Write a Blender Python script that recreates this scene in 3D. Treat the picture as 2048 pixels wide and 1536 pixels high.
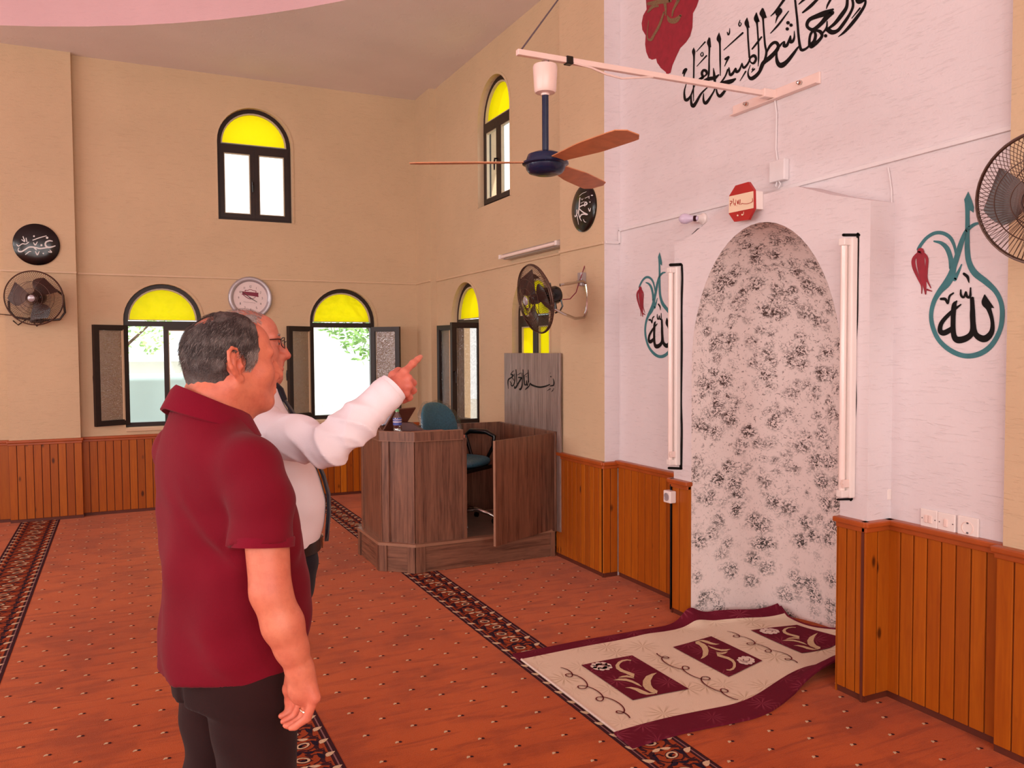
import bpy, bmesh, math, random
import numpy as np
from mathutils import Vector, Matrix
from mathutils.geometry import tessellate_polygon

for o in list(bpy.data.objects):
    bpy.data.objects.remove(o)
random.seed(7)
SC = bpy.context.scene
COL = SC.collection
PI = math.pi
V = Vector

# ------------------------------------------------------------------ camera
FPX, YAW, PITCH, ROLL, CAMZ = 1640.0, math.radians(25.44), math.radians(-2.356), math.radians(-.334), 1.58
_cy, _sy = math.cos(YAW), math.sin(YAW)
FWD = V((_sy*math.cos(PITCH), _cy*math.cos(PITCH), math.sin(PITCH)))
_r0 = V((_cy, -_sy, 0)); _u0 = _r0.cross(FWD)
RGT = _r0*math.cos(ROLL)+_u0*math.sin(ROLL)
UPV = -_r0*math.sin(ROLL)+_u0*math.cos(ROLL)
CAMP = V((0, 0, CAMZ))
cd = bpy.data.cameras.new('camera'); cam = bpy.data.objects.new('camera', cd); COL.objects.link(cam)
cd.sensor_fit = 'HORIZONTAL'; cd.sensor_width = 36; cd.lens = 36*FPX/2048; cd.clip_start = .05; cd.clip_end = 200
cam.matrix_world = Matrix(((RGT.x, UPV.x, -FWD.x, 0), (RGT.y, UPV.y, -FWD.y, 0), (RGT.z, UPV.z, -FWD.z, CAMZ), (0, 0, 0, 1)))
SC.camera = cam

# ------------------------------------------------------------------ world, light, exposure
w = bpy.data.worlds.new('sky'); SC.world = w; w.use_nodes = True
bg = w.node_tree.nodes['Background']; bg.inputs[0].default_value = (.93, .97, 1, 1); bg.inputs[1].default_value = 2.0
SC.view_settings.view_transform = 'Standard'; SC.view_settings.look = 'None'
SC.view_settings.gamma = 1; SC.view_settings.use_curve_mapping = False
SC.view_settings.exposure = 0.08

def area(name, loc, target, sx, sy, power, col=(1, 1, 1), portal=False):
    l = bpy.data.lights.new(name, 'AREA'); l.shape = 'RECTANGLE'; l.size = sx; l.size_y = sy; l.energy = power; l.color = col
    if portal: l.cycles.is_portal = True
    o = bpy.data.objects.new(name, l); COL.objects.link(o); o.location = loc
    o.rotation_euler = (V(target)-V(loc)).to_track_quat('-Z', 'Z').to_euler()
    return o
# added lamps standing in for daylight, set before the solid walls behind the camera
WARM = (1, .99, .98)
for i, y in enumerate((-2.4, .2, 2.9, 5.6)):
    area('window_daylight', (-6.9, y, 1.5), (0, y, 1.4), 0.8, 1.4, 52, WARM)
    area('window_daylight', (-6.9, y+1.2, 3.3), (0, y+1.2, 1.6), .8, 1.2, 52, WARM)
for i, x in enumerate((-4.5, -2.0, .6)):
    area('window_daylight', (x, -4.4, 1.6), (x+1, 0, 1.4), .9, 1.4, 56, WARM)
    area('window_daylight', (x+.8, -4.4, 3.3), (x+1.5, 2, 1.8), .9, 1.2, 56, WARM)

sl = bpy.data.lights.new('sun', 'SUN'); sl.energy = 4.5; sl.angle = .01; sl.color = (1, .97, .92)
so = bpy.data.objects.new('sun', sl); COL.objects.link(so); so.location = (0, -10, 20); so.rotation_euler = V((-.25, .72, -.95)).to_track_quat('-Z', 'Y').to_euler()

# ------------------------------------------------------------------ pixel -> place (photograph measured on its real planes)
def ray(x, y): return FWD + RGT*((x-1024)/FPX) - UPV*((y-768)/FPX)
def onX(x, y, X): d = ray(x, y); return CAMP + d*(X/d.x)
def onY(x, y, Y): d = ray(x, y); return CAMP + d*(Y/d.y)
def onZ(x, y, Z): d = ray(x, y); return CAMP + d*((Z-CAMZ)/d.z)
def onD(x, y, D): return CAMP + ray(x, y)*D

# ------------------------------------------------------------------ materials
def lin(c):
    r = []
    for v in c[:3]:
        v = v/255.0
        r.append(v/12.92 if v <= .04045 else ((v+.055)/1.055)**2.4)
    return (r[0], r[1], r[2], 1)
class NT:
    def __init__(s, name):
        s.m = bpy.data.materials.new(name); s.m.use_nodes = True; s.t = s.m.node_tree; s.n = s.t.nodes
        s.b = s.n['Principled BSDF']; s.out = s.n['Material Output']
    def add(s, typ, ins=None, **kw):
        n = s.n.new(typ)
        for k, v in kw.items(): setattr(n, k, v)
        if ins:
            for k, v in ins.items(): s.set(n.inputs[k], v)
        return n
    def set(s, sock, v):
        if hasattr(v, 'is_output'): s.t.links.new(v, sock)
        elif hasattr(v, 'outputs'): s.t.links.new(v.outputs[0], sock)
        else: sock.default_value = v
    def coord(s, scale=(1, 1, 1), kind='Object', rot=(0, 0, 0)):
        tc = s.add('ShaderNodeTexCoord')
        mp = s.add('ShaderNodeMapping', {'Vector': tc.outputs[kind], 'Scale': scale, 'Rotation': rot})
        return mp.outputs[0]
    def noise(s, vec, scale=5, detail=3, rough=.5, dist=0):
        return s.add('ShaderNodeTexNoise', {'Vector': vec, 'Scale': scale, 'Detail': detail, 'Roughness': rough, 'Distortion': dist})
    def ramp(s, fac, stops, interp='LINEAR'):
        r = s.add('ShaderNodeValToRGB', {'Fac': fac}); e = r.color_ramp.elements; r.color_ramp.interpolation = interp
        while len(e) < len(stops): e.new(.5)
        for el, (p, c) in zip(e, stops): el.position = p; el.color = c if len(c) == 4 else lin(c)
        return r.outputs[0]
    def mix(s, fac, a, b, blend='MIX'):
        n = s.add('ShaderNodeMix', data_type='RGBA', blend_type=blend)
        s.set(n.inputs[0], fac); s.set(n.inputs[6], a); s.set(n.inputs[7], b); return n.outputs[2]
    def math(s, op, a, b=0.0, c=0.0):
        n = s.add('ShaderNodeMath', operation=op); s.set(n.inputs[0], a); s.set(n.inputs[1], b); s.set(n.inputs[2], c); return n.outputs[0]
    def bump(s, h, strength=.3, dist=.01):
        n = s.add('ShaderNodeBump', {'Height': h, 'Strength': strength, 'Distance': dist}); s.set(s.b.inputs['Normal'], n.outputs[0]); return n
    def fin(s, col=None, rough=None, metal=None, spec=None):
        if col is not None: s.set(s.b.inputs['Base Color'], col)
        if rough is not None: s.set(s.b.inputs['Roughness'], rough)
        if metal is not None: s.set(s.b.inputs['Metallic'], metal)
        if spec is not None: s.set(s.b.inputs['Specular IOR Level'], spec)
        return s.m
MATS = {}
def mat(name, c, rough=.6, metal=0, spec=.5, var=.08, nscale=12, bump=0, bscale=60):
    if name in MATS: return MATS[name]
    t = NT(name); vec = t.coord()
    n = t.noise(vec, nscale, 3)
    L = lin(c); lo = tuple(x*(1-var) for x in L[:3])+(1,); hi = tuple(min(1, x*(1+var)) for x in L[:3])+(1,)
    col = t.ramp(n.outputs[0], [(.3, lo), (.7, hi)])
    if bump: t.bump(t.noise(vec, bscale, 4).outputs[0], bump, .004)
    MATS[name] = t.fin(col, rough, metal, spec); return MATS[name]

def plaster(name, c, streak=.5):
    t = NT(name); vec = t.coord((7, 7, 75)); vec2 = t.coord((1, 1, 1)); vec3 = t.coord((14, 14, 110))
    s1 = t.noise(vec, 1.0, 4, .6, .6); s2 = t.noise(vec3, 1.0, 3, .55, .4); f = t.noise(vec2, 90, 3); b = t.noise(vec2, 1.3, 3)
    st = t.ramp(s1.outputs[0], [(.28, (1, 1, 1, 1)), (.40, (0, 0, 0, 1))])
    st2 = t.ramp(s2.outputs[0], [(.30, (1, 1, 1, 1)), (.40, (0, 0, 0, 1))])
    sm = t.math('MAXIMUM', st, st2)
    L = lin(c)
    base = t.ramp(b.outputs[0], [(.3, tuple(x*.95 for x in L[:3])+(1,)), (.7, tuple(min(1, x*1.04) for x in L[:3])+(1,))])
    col = t.mix(t.math('MULTIPLY', sm, .16*streak), base, tuple(x*.55 for x in L[:3])+(1,))
    h = t.math('ADD', t.math('MULTIPLY', sm, -.8), t.math('MULTIPLY', f.outputs[0], .55))
    t.bump(h, .55*streak+.1, .006)
    return t.fin(col, .85, 0, .25)
M_TAN = plaster('plaster_tan', (210, 182, 148))
M_PINK = plaster('plaster_pink', (227, 216, 217), .55)
M_DOME = plaster('plaster_rose', (222, 184, 186), .3)
M_CEIL = plaster('plaster_ceiling', (236, 229, 226), .12)
M_WHITE = mat('white_plastic', (238, 226, 220), .35, var=.02)
M_CABLE = mat('painted_trunking_tan', (214, 184, 150), .5, var=.03)
M_CABLEP = mat('painted_trunking_pink', (228, 220, 220), .5, var=.03)

def pine(name, scl=1.0):
    t = NT(name); geo = t.add('ShaderNodeNewGeometry')
    rnd = geo.outputs['Random Per Island']
    tc = t.add('ShaderNodeTexCoord')
    off = t.add('ShaderNodeCombineXYZ', {'X': t.math('MULTIPLY', rnd, 37.0), 'Y': t.math('MULTIPLY', rnd, 11.0), 'Z': t.math('MULTIPLY', rnd, 23.0)})
    ad = t.add('ShaderNodeVectorMath', {0: tc.outputs['Object'], 1: off.outputs[0]}, operation='ADD')
    mp = t.add('ShaderNodeMapping', {'Vector': ad.outputs[0], 'Scale': (16, 16, 1.1)})
    g = t.noise(mp.outputs[0], 3.0, 5, .6, .8)
    base = t.ramp(rnd, [(0, (150, 72, 16)), (.25, (186, 100, 20)), (.5, (166, 82, 14)), (.75, (204, 118, 26)), (1, (138, 60, 14))])
    col = t.mix(t.math('MULTIPLY', t.ramp(g.outputs[0], [(.35, (0, 0, 0, 1)), (.75, (1, 1, 1, 1))]), .5), base, lin((132, 52, 16)))
    mp2 = t.add('ShaderNodeMapping', {'Vector': ad.outputs[0], 'Scale': (9, 9, 4)})
    vo = t.add('ShaderNodeTexVoronoi', {'Vector': mp2.outputs[0], 'Scale': .8})
    knot = t.ramp(vo.outputs['Distance'], [(.06, (1, 1, 1, 1)), (.12, (0, 0, 0, 1))])
    col = t.mix(t.math('MULTIPLY', knot, .85), col, lin((52, 20, 8)))
    t.bump(g.outputs[0], .08, .003)
    return t.fin(col, .36, 0, .3)
M_PINE = pine('varnished_pine')
M_RAIL = mat('varnished_rail', (168, 78, 28), .35, var=.12, nscale=8)
M_GROOVE = mat('groove_shadow_wood', (92, 34, 14), .6, var=.1)

def laminate(name, horiz=False, c1=(122, 82, 63), c2=(78, 46, 34)):
    t = NT(name); vec = t.coord((1.2, 1.2, 22) if horiz else (22, 22, 1.2)); vec2 = t.coord((3, 3, 30) if horiz else (30, 30, 2.2))
    n = t.noise(vec, 2.2, 6, .62, .5); n2 = t.noise(vec2, 4, 4, .6)
    col = t.ramp(n.outputs[0], [(.3, c2), (.5, c1), (.72, tuple(min(255, v*1.15) for v in c1))])
    col = t.mix(t.math('MULTIPLY', t.ramp(n2.outputs[0], [(.5, (0, 0, 0, 1)), (.7, (1, 1, 1, 1))]), .35), col, lin((62, 38, 30)))
    t.bump(n2.outputs[0], .08, .002)
    return t.fin(col, .38, 0, .5)
M_LAM = laminate('walnut_laminate'); M_LAMH = laminate('walnut_laminate_horizontal', True)
M_LAMG = laminate('grey_walnut_laminate', False, (138, 118, 110), (104, 84, 76))  # walnut greyed and lightened: window sheen on the back board put into its colour
M_LAMG.node_tree.nodes['Principled BSDF'].inputs['Roughness'].default_value = .3
M_EDGE = mat('laminate_edge', (150, 106, 82), .45, var=.08)

def carpet():
    t = NT('carpet_red'); v1 = t.coord((1, 1, 1)); v2 = t.coord((1.4, 9, 1), rot=(0, 0, .35)); v3 = t.coord((240, 240, 240))
    a = t.noise(v1, 1.1, 4, .6, .4); b = t.noise(v2, 1.6, 5, .65, .8); f = t.noise(v3, 1, 2)
    base = t.ramp(a.outputs[0], [(.3, (170, 66, 16)), (.7, (194, 86, 28))])
    p_ = t.noise(v1, 2.3, 3, .6, .3); sm = t.math('MAXIMUM', t.ramp(b.outputs[0], [(.36, (1, 1, 1, 1)), (.5, (0, 0, 0, 1))]), t.math('MULTIPLY', t.ramp(p_.outputs[0], [(.40, (1, 1, 1, 1)), (.5, (0, 0, 0, 1))]), t.ramp(b.outputs[0], [(.45, (1, 1, 1, 1)), (.62, (.3, .3, .3, 1))])))
    col = t.mix(t.math('MULTIPLY', sm, .6), base, lin((126, 38, 10)))
    col = t.mix(t.math('MULTIPLY', t.ramp(f.outputs[0], [(.35, (1, 1, 1, 1)), (.6, (0, 0, 0, 1))]), .25), col, lin((130, 38, 18)))
    t.bump(t.math('ADD', t.math('MULTIPLY', b.outputs[0], .6), f.outputs[0]), .5, .006)
    t.set(t.b.inputs['Sheen Weight'], .35); t.set(t.b.inputs['Sheen Roughness'], .4); t.set(t.b.inputs['Sheen Tint'], lin((255, 190, 160)))
    return t.fin(col, .95, 0, .1)
M_CARPET = carpet()
def pile(name, c):
    t = NT(name); f = t.noise(t.coord((200, 200, 200)), 1, 2)
    L = lin(c); t.bump(f.outputs[0], .5, .004)
    return t.fin(t.ramp(f.outputs[0], [(.3, tuple(x*.75 for x in L[:3])+(1,)), (.7, L)]), .95, 0, .1)
M_PDARK = pile('pile_plum', (66, 34, 40)); M_PCREAM = pile('pile_cream', (226, 196, 160)); M_PGROUND = pile('pile_rust', (166, 74, 42)); M_PNAVY = pile('pile_navy', (40, 30, 48)); M_PMAUVE = pile('pile_mauve', (146, 104, 104))

def sponge():
    t = NT('sponged_niche'); v = t.coord((1, 1, 1)); wob = t.mix(.05, v, t.noise(v, 11, 3).outputs[1])
    tc = t.add('ShaderNodeTexCoord'); sz = t.add('ShaderNodeSeparateXYZ', {0: tc.outputs['Object']}); hgt = t.ramp(t.math('DIVIDE', sz.outputs[2], 2.2), [(.12, (0, 0, 0, 1)), (.55, (1, 1, 1, 1))])
    out = None
    for sc, off, th in ((9.5, 0, .60), (12.5, 5.3, .52)):
        ad = t.add('ShaderNodeVectorMath', {0: wob, 1: (off, off*.7, off*.3)}, operation='ADD')
        vo = t.add('ShaderNodeTexVoronoi', {'Vector': ad.outputs[0], 'Scale': sc, 'Randomness': .95})
        clus = t.ramp(vo.outputs['Distance'], [(th-.30, (1, 1, 1, 1)), (th-.04, (0, 0, 0, 1))])
        out = clus if out is None else t.math('MAXIMUM', out, t.math('MULTIPLY', clus, hgt))
    f = t.noise(t.coord((1, 1, 1.3)), 52, 5, .66, 1.1)
    fm = t.ramp(f.outputs[0], [(.465, (0, 0, 0, 1)), (.55, (1, 1, 1, 1))])
    b = t.noise(v, 5.5, 2)
    amt = t.math('MULTIPLY', t.math('MULTIPLY', out, fm), t.ramp(b.outputs[0], [(.3, (.6, .6, .6, 1)), (.55, (1, 1, 1, 1))]))
    loose = t.noise(v, 40, 4, .7, 1.2)
    lm = t.math('MULTIPLY', t.math('MULTIPLY', t.ramp(loose.outputs[0], [(.57, (0, 0, 0, 1)), (.64, (1, 1, 1, 1))]), .75), t.math('ADD', t.math('MULTIPLY', hgt, .7), .3))
    tot = t.math('MINIMUM', t.math('ADD', amt, lm), 1.0)
    col = t.mix(tot, lin((238, 222, 217)), t.mix(hgt, lin((74, 72, 70)), lin((78, 58, 54))))
    t.bump(t.noise(v, 120, 3).outputs[0], .25, .003)
    return t.fin(col, .8, 0, .3)
M_SPONGE = sponge()

M_FRAME = mat('bronze_window_frame', (44, 32, 28), .4, .1, .35, var=.1)
M_FRAMEL = mat('window_bead', (196, 180, 150), .5, var=.05)
M_BLACK = mat('black_gloss', (9, 8, 9), .22, var=.1)
M_PAINTK = mat('black_paint', (9, 5, 6), .6, 0, .2, var=.2, nscale=40)
M_PAINTT = mat('teal_paint', (54, 116, 122), .6, var=.12, nscale=30)
M_PAINTR = mat('red_paint', (146, 22, 42), .6, var=.15, nscale=30)
M_PAINTG = mat('gold_glitter_paint', (128, 104, 72), .45, .3, var=.35, nscale=200)
M_PAINTW = mat('white_lettering', (226, 222, 218), .5, var=.05)
M_CHROME = mat('chrome', (200, 195, 190), .12, 1, var=.03)
M_DMETAL = mat('dark_metal', (58, 46, 42), .35, .5, var=.1)
M_FANB = mat('smoked_blade', (66, 46, 42), .3, var=.12)
M_WIRE = mat('bronze_wire', (92, 66, 56), .4, .5, var=.1)
M_NAVY = mat('navy_enamel', (16, 32, 62), .25, var=.1)
M_BLADE = mat('tan_blade', (206, 134, 88), .45, var=.12, nscale=20)
M_CREAMP = mat('cream_plastic', (240, 214, 204), .3, var=.03)
M_TEAL = mat('teal_fabric', (46, 116, 140), .7, var=.12, nscale=60, bump=.3, bscale=300)
M_SILVER = mat('silver_plastic', (176, 168, 172), .3, .4, var=.04)
M_DIAL = mat('clock_dial', (228, 210, 208), .5, var=.02)
M_EYE = mat('eye_white', (206, 178, 170), .3, var=.02)
M_DKGREY = mat('grey_print', (96, 84, 88), .6)
M_MAROON = mat('maroon_print', (128, 30, 58), .5, var=.1)
M_SIGNR = mat('sign_red', (178, 34, 34), .35, var=.06)
M_SIGNC = mat('sign_cream', (246, 222, 192), .4, var=.03)
M_LEAF = mat('leaf', (150, 190, 110), .6, var=.35, nscale=4)
M_BARK = mat('bark', (96, 74, 58), .9, var=.3)
M_GWALL = mat('garden_wall_paint', (196, 224, 226), .8, var=.05, nscale=2)  # bluish cast of open shade is mixed into this wall colour
M_BWALL = mat('pale_render', (236, 236, 230), .8, var=.04, nscale=2)
M_GROUND = mat('paving', (190, 186, 176), .9, var=.1, nscale=3)

def clear_glass(name, tint=(1, 1, 1, 1), gloss=.1, rough=.03, bumpy=0.0, diff=None, fdiff=0):
    t = NT(name); t.n.remove(t.b)
    tr = t.add('ShaderNodeBsdfTransparent', {'Color': tint})
    gl = t.add('ShaderNodeBsdfGlossy', {'Color': (1, 1, 1, 1), 'Roughness': rough})
    if bumpy:
        v = t.coord((1, 1, 1.0)); n = t.noise(v, 55, 2, .5, 1.5)
        bp = t.add('ShaderNodeBump', {'Height': n.outputs[0], 'Strength': bumpy, 'Distance': .01}); t.set(gl.inputs['Normal'], bp.outputs[0])
        dk = t.mix(.35, tint, t.ramp(n.outputs[0], [(.35, tuple(x*.45 for x in tint[:3])+(1,)), (.6, tint)]))
        t.set(tr.inputs['Color'], dk)
    mx = t.add('ShaderNodeMixShader', {0: gloss}); t.t.links.new(tr.outputs[0], mx.inputs[1]); t.t.links.new(gl.outputs[0], mx.inputs[2])
    last = mx
    if diff is not None:
        df = t.add('ShaderNodeBsdfTranslucent', {'Color': diff}); m2 = t.add('ShaderNodeMixShader', {0: fdiff})
        t.t.links.new(mx.outputs[0], m2.inputs[1]); t.t.links.new(df.outputs[0], m2.inputs[2]); last = m2
    t.t.links.new(last.outputs[0], t.out.inputs['Surface'])
    return t.m
M_GLASS = clear_glass('clear_glass', (.97, .99, .99, 1), .07)
M_YGLASS = clear_glass('yellow_cathedral_glass', (.42, .31, .001, 1), .03, .15, .5, (.86, .66, .003, 1), .72)
M_PGLASS = clear_glass('patterned_glass', (.6, .56, .52, 1), .22, .08, .8)
M_WRAP = clear_glass('plastic_film', (.93, .96, .98, 1), .09, .12, .5)
M_BULB = mat('frosted_bulb', (214, 200, 222), .2, var=.03)
M_TUBE = mat('fluorescent_tube', (246, 226, 218), .15, var=.02)

# ------------------------------------------------------------------ mesh helpers
class MB:
    def __init__(s): s.v = []; s.f = []; s.mi = []
    def add(s, verts, faces, mi=0):
        o = len(s.v); s.v += [tuple(p) for p in verts]; s.f += [tuple(i+o for i in f) for f in faces]; s.mi += [mi]*len(faces)
    def box(s, lo, hi, mi=0, M=None):
        x0, y0, z0 = lo; x1, y1, z1 = hi
        p = [V((x, y, z)) for z in (z0, z1) for y in (y0, y1) for x in (x0, x1)]
        if M is not None: p = [M @ q for q in p]
        s.add(p, [(0, 2, 3, 1), (4, 5, 7, 6), (0, 1, 5, 4), (2, 6, 7, 3), (0, 4, 6, 2), (1, 3, 7, 5)], mi)
    def bbox(s, lo, hi, b=.004, mi=0, M=None):
        # box with chamfered edges
        bm = bmesh.new(); bmesh.ops.create_cube(bm, size=1)
        for q in bm.verts: q.co = V([lo[i]+(q.co[i]+.5)*(hi[i]-lo[i]) for i in range(3)])
        bmesh.ops.bevel(bm, geom=list(bm.edges), offset=b, segments=2, affect='EDGES', profile=.5)
        s.bm(bm, mi, M)
    def bm(s, bm, mi=0, M=None):
        bm.verts.index_update()
        s.add([(M @ q.co if M is not None else q.co) for q in bm.verts], [[q.index for q in f.verts] for f in bm.faces], mi); bm.free()
    def tube(s, pts, r, n=10, mi=0, cap=True, closed=False):
        pts = [V(p) for p in pts]; N = len(pts); rs = r if hasattr(r, '__len__') else [r]*N
        T = []
        for i in range(N):
            a = pts[(i-1) % N] if (closed or i > 0) else pts[i]; b = pts[(i+1) % N] if (closed or i < N-1) else pts[i]
            T.append((b-a).normalized())
        up = V((0, 0, 1)) if abs(T[0].z) < .9 else V((1, 0, 0))
        u = T[0].cross(up).normalized(); vs = []
        for i in range(N):
            u = (u - T[i]*u.dot(T[i])).normalized(); w_ = T[i].cross(u)
            for k in range(n):
                a = 2*PI*k/n; vs.append(pts[i]+(u*math.cos(a)+w_*math.sin(a))*rs[i])
        fs = []
        for i in range(N if closed else N-1):
            j = (i+1) % N
            for k in range(n): fs.append((i*n+k, i*n+(k+1) % n, j*n+(k+1) % n, j*n+k))
        if cap and not closed: fs += [tuple(range(n))[::-1], tuple((N-1)*n+k for k in range(n))]
        s.add(vs, fs, mi)
    def lathe(s, prof, M=None, n=32, mi=0, cap=True):
        vs = []; fs = []
        for r, z in prof:
            for k in range(n):
                a = 2*PI*k/n; p = V((r*math.cos(a), r*math.sin(a), z)); vs.append(M @ p if M is not None else p)
        for i in range(len(prof)-1):
            for k in range(n): fs.append((i*n+k, i*n+(k+1) % n, (i+1)*n+(k+1) % n, (i+1)*n+k))
        if cap:
            fs += [tuple(range(n))[::-1], tuple((len(prof)-1)*n+k for k in range(n))]
        s.add(vs, fs, mi)
    def prism(s, poly, h, M=None, mi=0, mi_side=None):
        # poly in xy plane, extruded z 0..h
        n = len(poly); vs = [V((p[0], p[1], 0)) for p in poly]+[V((p[0], p[1], h)) for p in poly]
        if M is not None: vs = [M @ q for q in vs]
        s.add(vs, [tuple(range(n))[::-1], tuple(range(n, 2*n))], mi)
        s.add(vs, [(i, (i+1) % n, (i+1) % n+n, i+n) for i in range(n)], mi if mi_side is None else mi_side)
    def sphere(s, c, r, mi=0, n=16, M=None):
        rr = r if hasattr(r, '__len__') else (r, r, r); pr = []
        bm = bmesh.new(); bmesh.ops.create_uvsphere(bm, u_segments=n, v_segments=max(6, n//2), radius=1)
        for q in bm.verts: q.co = V((c[0]+q.co.x*rr[0], c[1]+q.co.y*rr[1], c[2]+q.co.z*rr[2]))
        s.bm(bm, mi, M)
    def build(s, name, mats, parent=None, smooth=False, loc=None, world=True, fixn=True):
        me = bpy.data.meshes.new(name)
        off = V(loc) if loc is not None else V((0, 0, 0))
        me.from_pydata([tuple(V(p)-off) for p in s.v], [], s.f)
        ms = mats if isinstance(mats, (list, tuple)) else [mats]
        for m in ms: me.materials.append(m)
        me.polygons.foreach_set('material_index', s.mi)
        if fixn:
            bm = bmesh.new(); bm.from_mesh(me); bmesh.ops.recalc_face_normals(bm, faces=bm.faces); bm.to_mesh(me); bm.free()
        if smooth:
            me.polygons.foreach_set('use_smooth', [True]*len(me.polygons))
            try: me.set_sharp_from_angle(angle=math.radians(smooth if smooth is not True else 40))
            except Exception: pass
        me.update()
        o = bpy.data.objects.new(name, me); COL.objects.link(o); o.location = off
        if parent is not None:
            o.parent = parent
            if world: o.matrix_parent_inverse = Matrix.Translation(-parent.location) if parent.rotation_euler[:] == (0, 0, 0) else parent.matrix_basis.inverted()
        return o
def tag(o, label=None, cat=None, group=None, kind=None):
    if label: o['label'] = label
    if cat: o['category'] = cat
    if group: o['group'] = group
    if kind: o['kind'] = kind
    return o
def thing(name, label, cat, loc=(0, 0, 0), group=None):
    o = bpy.data.objects.new(name, None); COL.objects.link(o); o.location = loc; o.empty_display_size = .1
    return tag(o, label, cat, group)
def struct(mb, name, mats, smooth=False, **k): return tag(mb.build(name, mats, smooth=smooth, **k), kind='structure')
def basis(o, x, y, z): return Matrix(((x[0], y[0], z[0], o[0]), (x[1], y[1], z[1], o[1]), (x[2], y[2], z[2], o[2]), (0, 0, 0, 1)))

# painted strokes: variable-width ribbons and fills laid on a real surface
def crom(P, n=6):
    P = [np.array(p, float) for p in P]
    if len(P) < 3:
        return [P[0]+(P[-1]-P[0])*t/4 for t in range(5)]
    Q = [2*P[0]-P[1]]+P+[2*P[-1]-P[-2]]; out = []
    for i in range(1, len(Q)-2):
        a, b, c, d = Q[i-1:i+3]
        for k in range(n):
            t = k/n; out.append(.5*((2*b)+(-a+c)*t+(2*a-5*b+4*c-d)*t*t+(-a+3*b-3*c+d)*t**3))
    out.append(P[-1]); return out
LIFT = [0]
def stroke(mb, pts, proj, mi=0, cv=None, n=6, ends=True):
    if cv: pts = [cv(p) for p in pts]
    C = crom(pts, n); vs = []; fs = []
    LIFT[0] = (LIFT[0]+1) % 9; lift = LIFT[0]*.00012
    L = []
    for i, c in enumerate(C):
        a = C[max(0, i-1)]; b = C[min(len(C)-1, i+1)]; d = (b-a)[:2]; ln = np.hypot(*d) or 1; nx, ny = -d[1]/ln, d[0]/ln
        h = max(abs(c[2]), 1e-4)/2; L.append((c[0]+nx*h, c[1]+ny*h, c[0]-nx*h, c[1]-ny*h))
    for l in L: vs += [proj(l[0], l[1], lift), proj(l[2], l[3], lift)]
    for i in range(len(C)-1): fs.append((2*i, 2*i+1, 2*i+3, 2*i+2))
    if ends:
        for c in (C[0], C[-1]):
            h = max(abs(c[2]), 1e-4)/2; k0 = len(vs)
            vs += [proj(c[0]+h*math.cos(a*PI/4), c[1]+h*math.sin(a*PI/4), lift) for a in range(8)]; fs.append(tuple(range(k0, k0+8)))
    mb.add(vs, fs, mi)
def fill(mb, pts, proj, mi=0, cv=None, lift=0):
    if cv: pts = [cv((p[0], p[1], 1))[:2] for p in pts]
    vs = [proj(p[0], p[1], lift) for p in pts]
    tr = tessellate_polygon([[V((p[0], p[1], 0)) for p in pts]])
    mb.add(vs, [tuple(t) for t in tr], mi)
def dot(mb, x, y, r, proj, mi=0, cv=None):
    c = cv((x, y, r)) if cv else (x, y, r)
    fill(mb, [(c[0]+c[2]*math.cos(a*PI/5), c[1]+c[2]*math.sin(a*PI/5)) for a in range(10)], proj, mi, None, .0011)
def crop(ox, oy, s): return lambda p: (ox+p[0]/s, oy+p[1]/s, p[2]/s)
# ================================================================== SETTING
Y1, YP = 8.92, 8.84            # left wall plaster, its pilaster
XR, XPL, XPK, XPR = 3.12, 3.0, 3.12, 3.07   # right wall recess, left pillar, pink field, right pillar
XCOL = 3.05; ZC = 4.40
# window openings  (u-centre, half width, sill, spring, transom)
W1W = [(.385, .362, .84, 1.90), (2.20, .362, .84, 1.90), (1.30, .372, 2.94, 3.73)]
W2W = [(7.64, .362, .84, 1.90), (6.19, .345, .84, 1.88), (6.92, .355, 2.94, 3.73)]
def arch_outline(uc, hw, z0, zs, off=0.0, n=20):
    hw = hw-off; p = [(uc-hw, z0+off), (uc+hw, z0+off)]
    for i in range(n+1):
        a = PI*i/n; p.append((uc+hw*math.cos(a), zs+hw*math.sin(a)))
    return p
def wall_face(mb, outer, holes, P, depth, mi=0):
    polys = [[V((a, b, 0)) for a, b in outer]]+[[V((a, b, 0)) for a, b in h] for h in holes]
    flat = [p for q in polys for p in q]
    mb.add([P(p.x, p.y, 0) for p in flat], [tuple(t) for t in tessellate_polygon(polys)], mi)
    for h in holes:
        n = len(h); vs = [P(a, b, 0) for a, b in h]+[P(a, b, depth) for a, b in h]
        mb.add(vs, [(i, (i+1) % n, (i+1) % n+n, i+n) for i in range(n)], mi)
        # raised plaster bead around the opening
        c = sum(p[0] for p in h)/n
        oo = []
        for a, b in h:
            d = V((a-c, b-(h[0][1]+.9))); d.normalize(); oo.append((a+math.copysign(.022, a-c) if b < h[0][1]+1.0*0+.9 else a+d.x*.022, b+(max(0, d.y)*.022)))
        vs = [P(a, b, -.008) for a, b in h]+[P(a, b, -.006) for a, b in oo]+[P(a, b, 0) for a, b in oo]+[P(a, b, 0) for a, b in h]
        fs = []
        for k in (0, 1, 2):
            fs += [(i+k*n, (i+1) % n+k*n, (i+1) % n+(k+1)*n, i+(k+1)*n) for i in range(1, n)]
        fs += [(i, (i+1) % n, (i+1) % n+3*n, i+3*n) for i in range(1, n)]
        mb.add(vs, fs, mi)
DEP = .2
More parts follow.
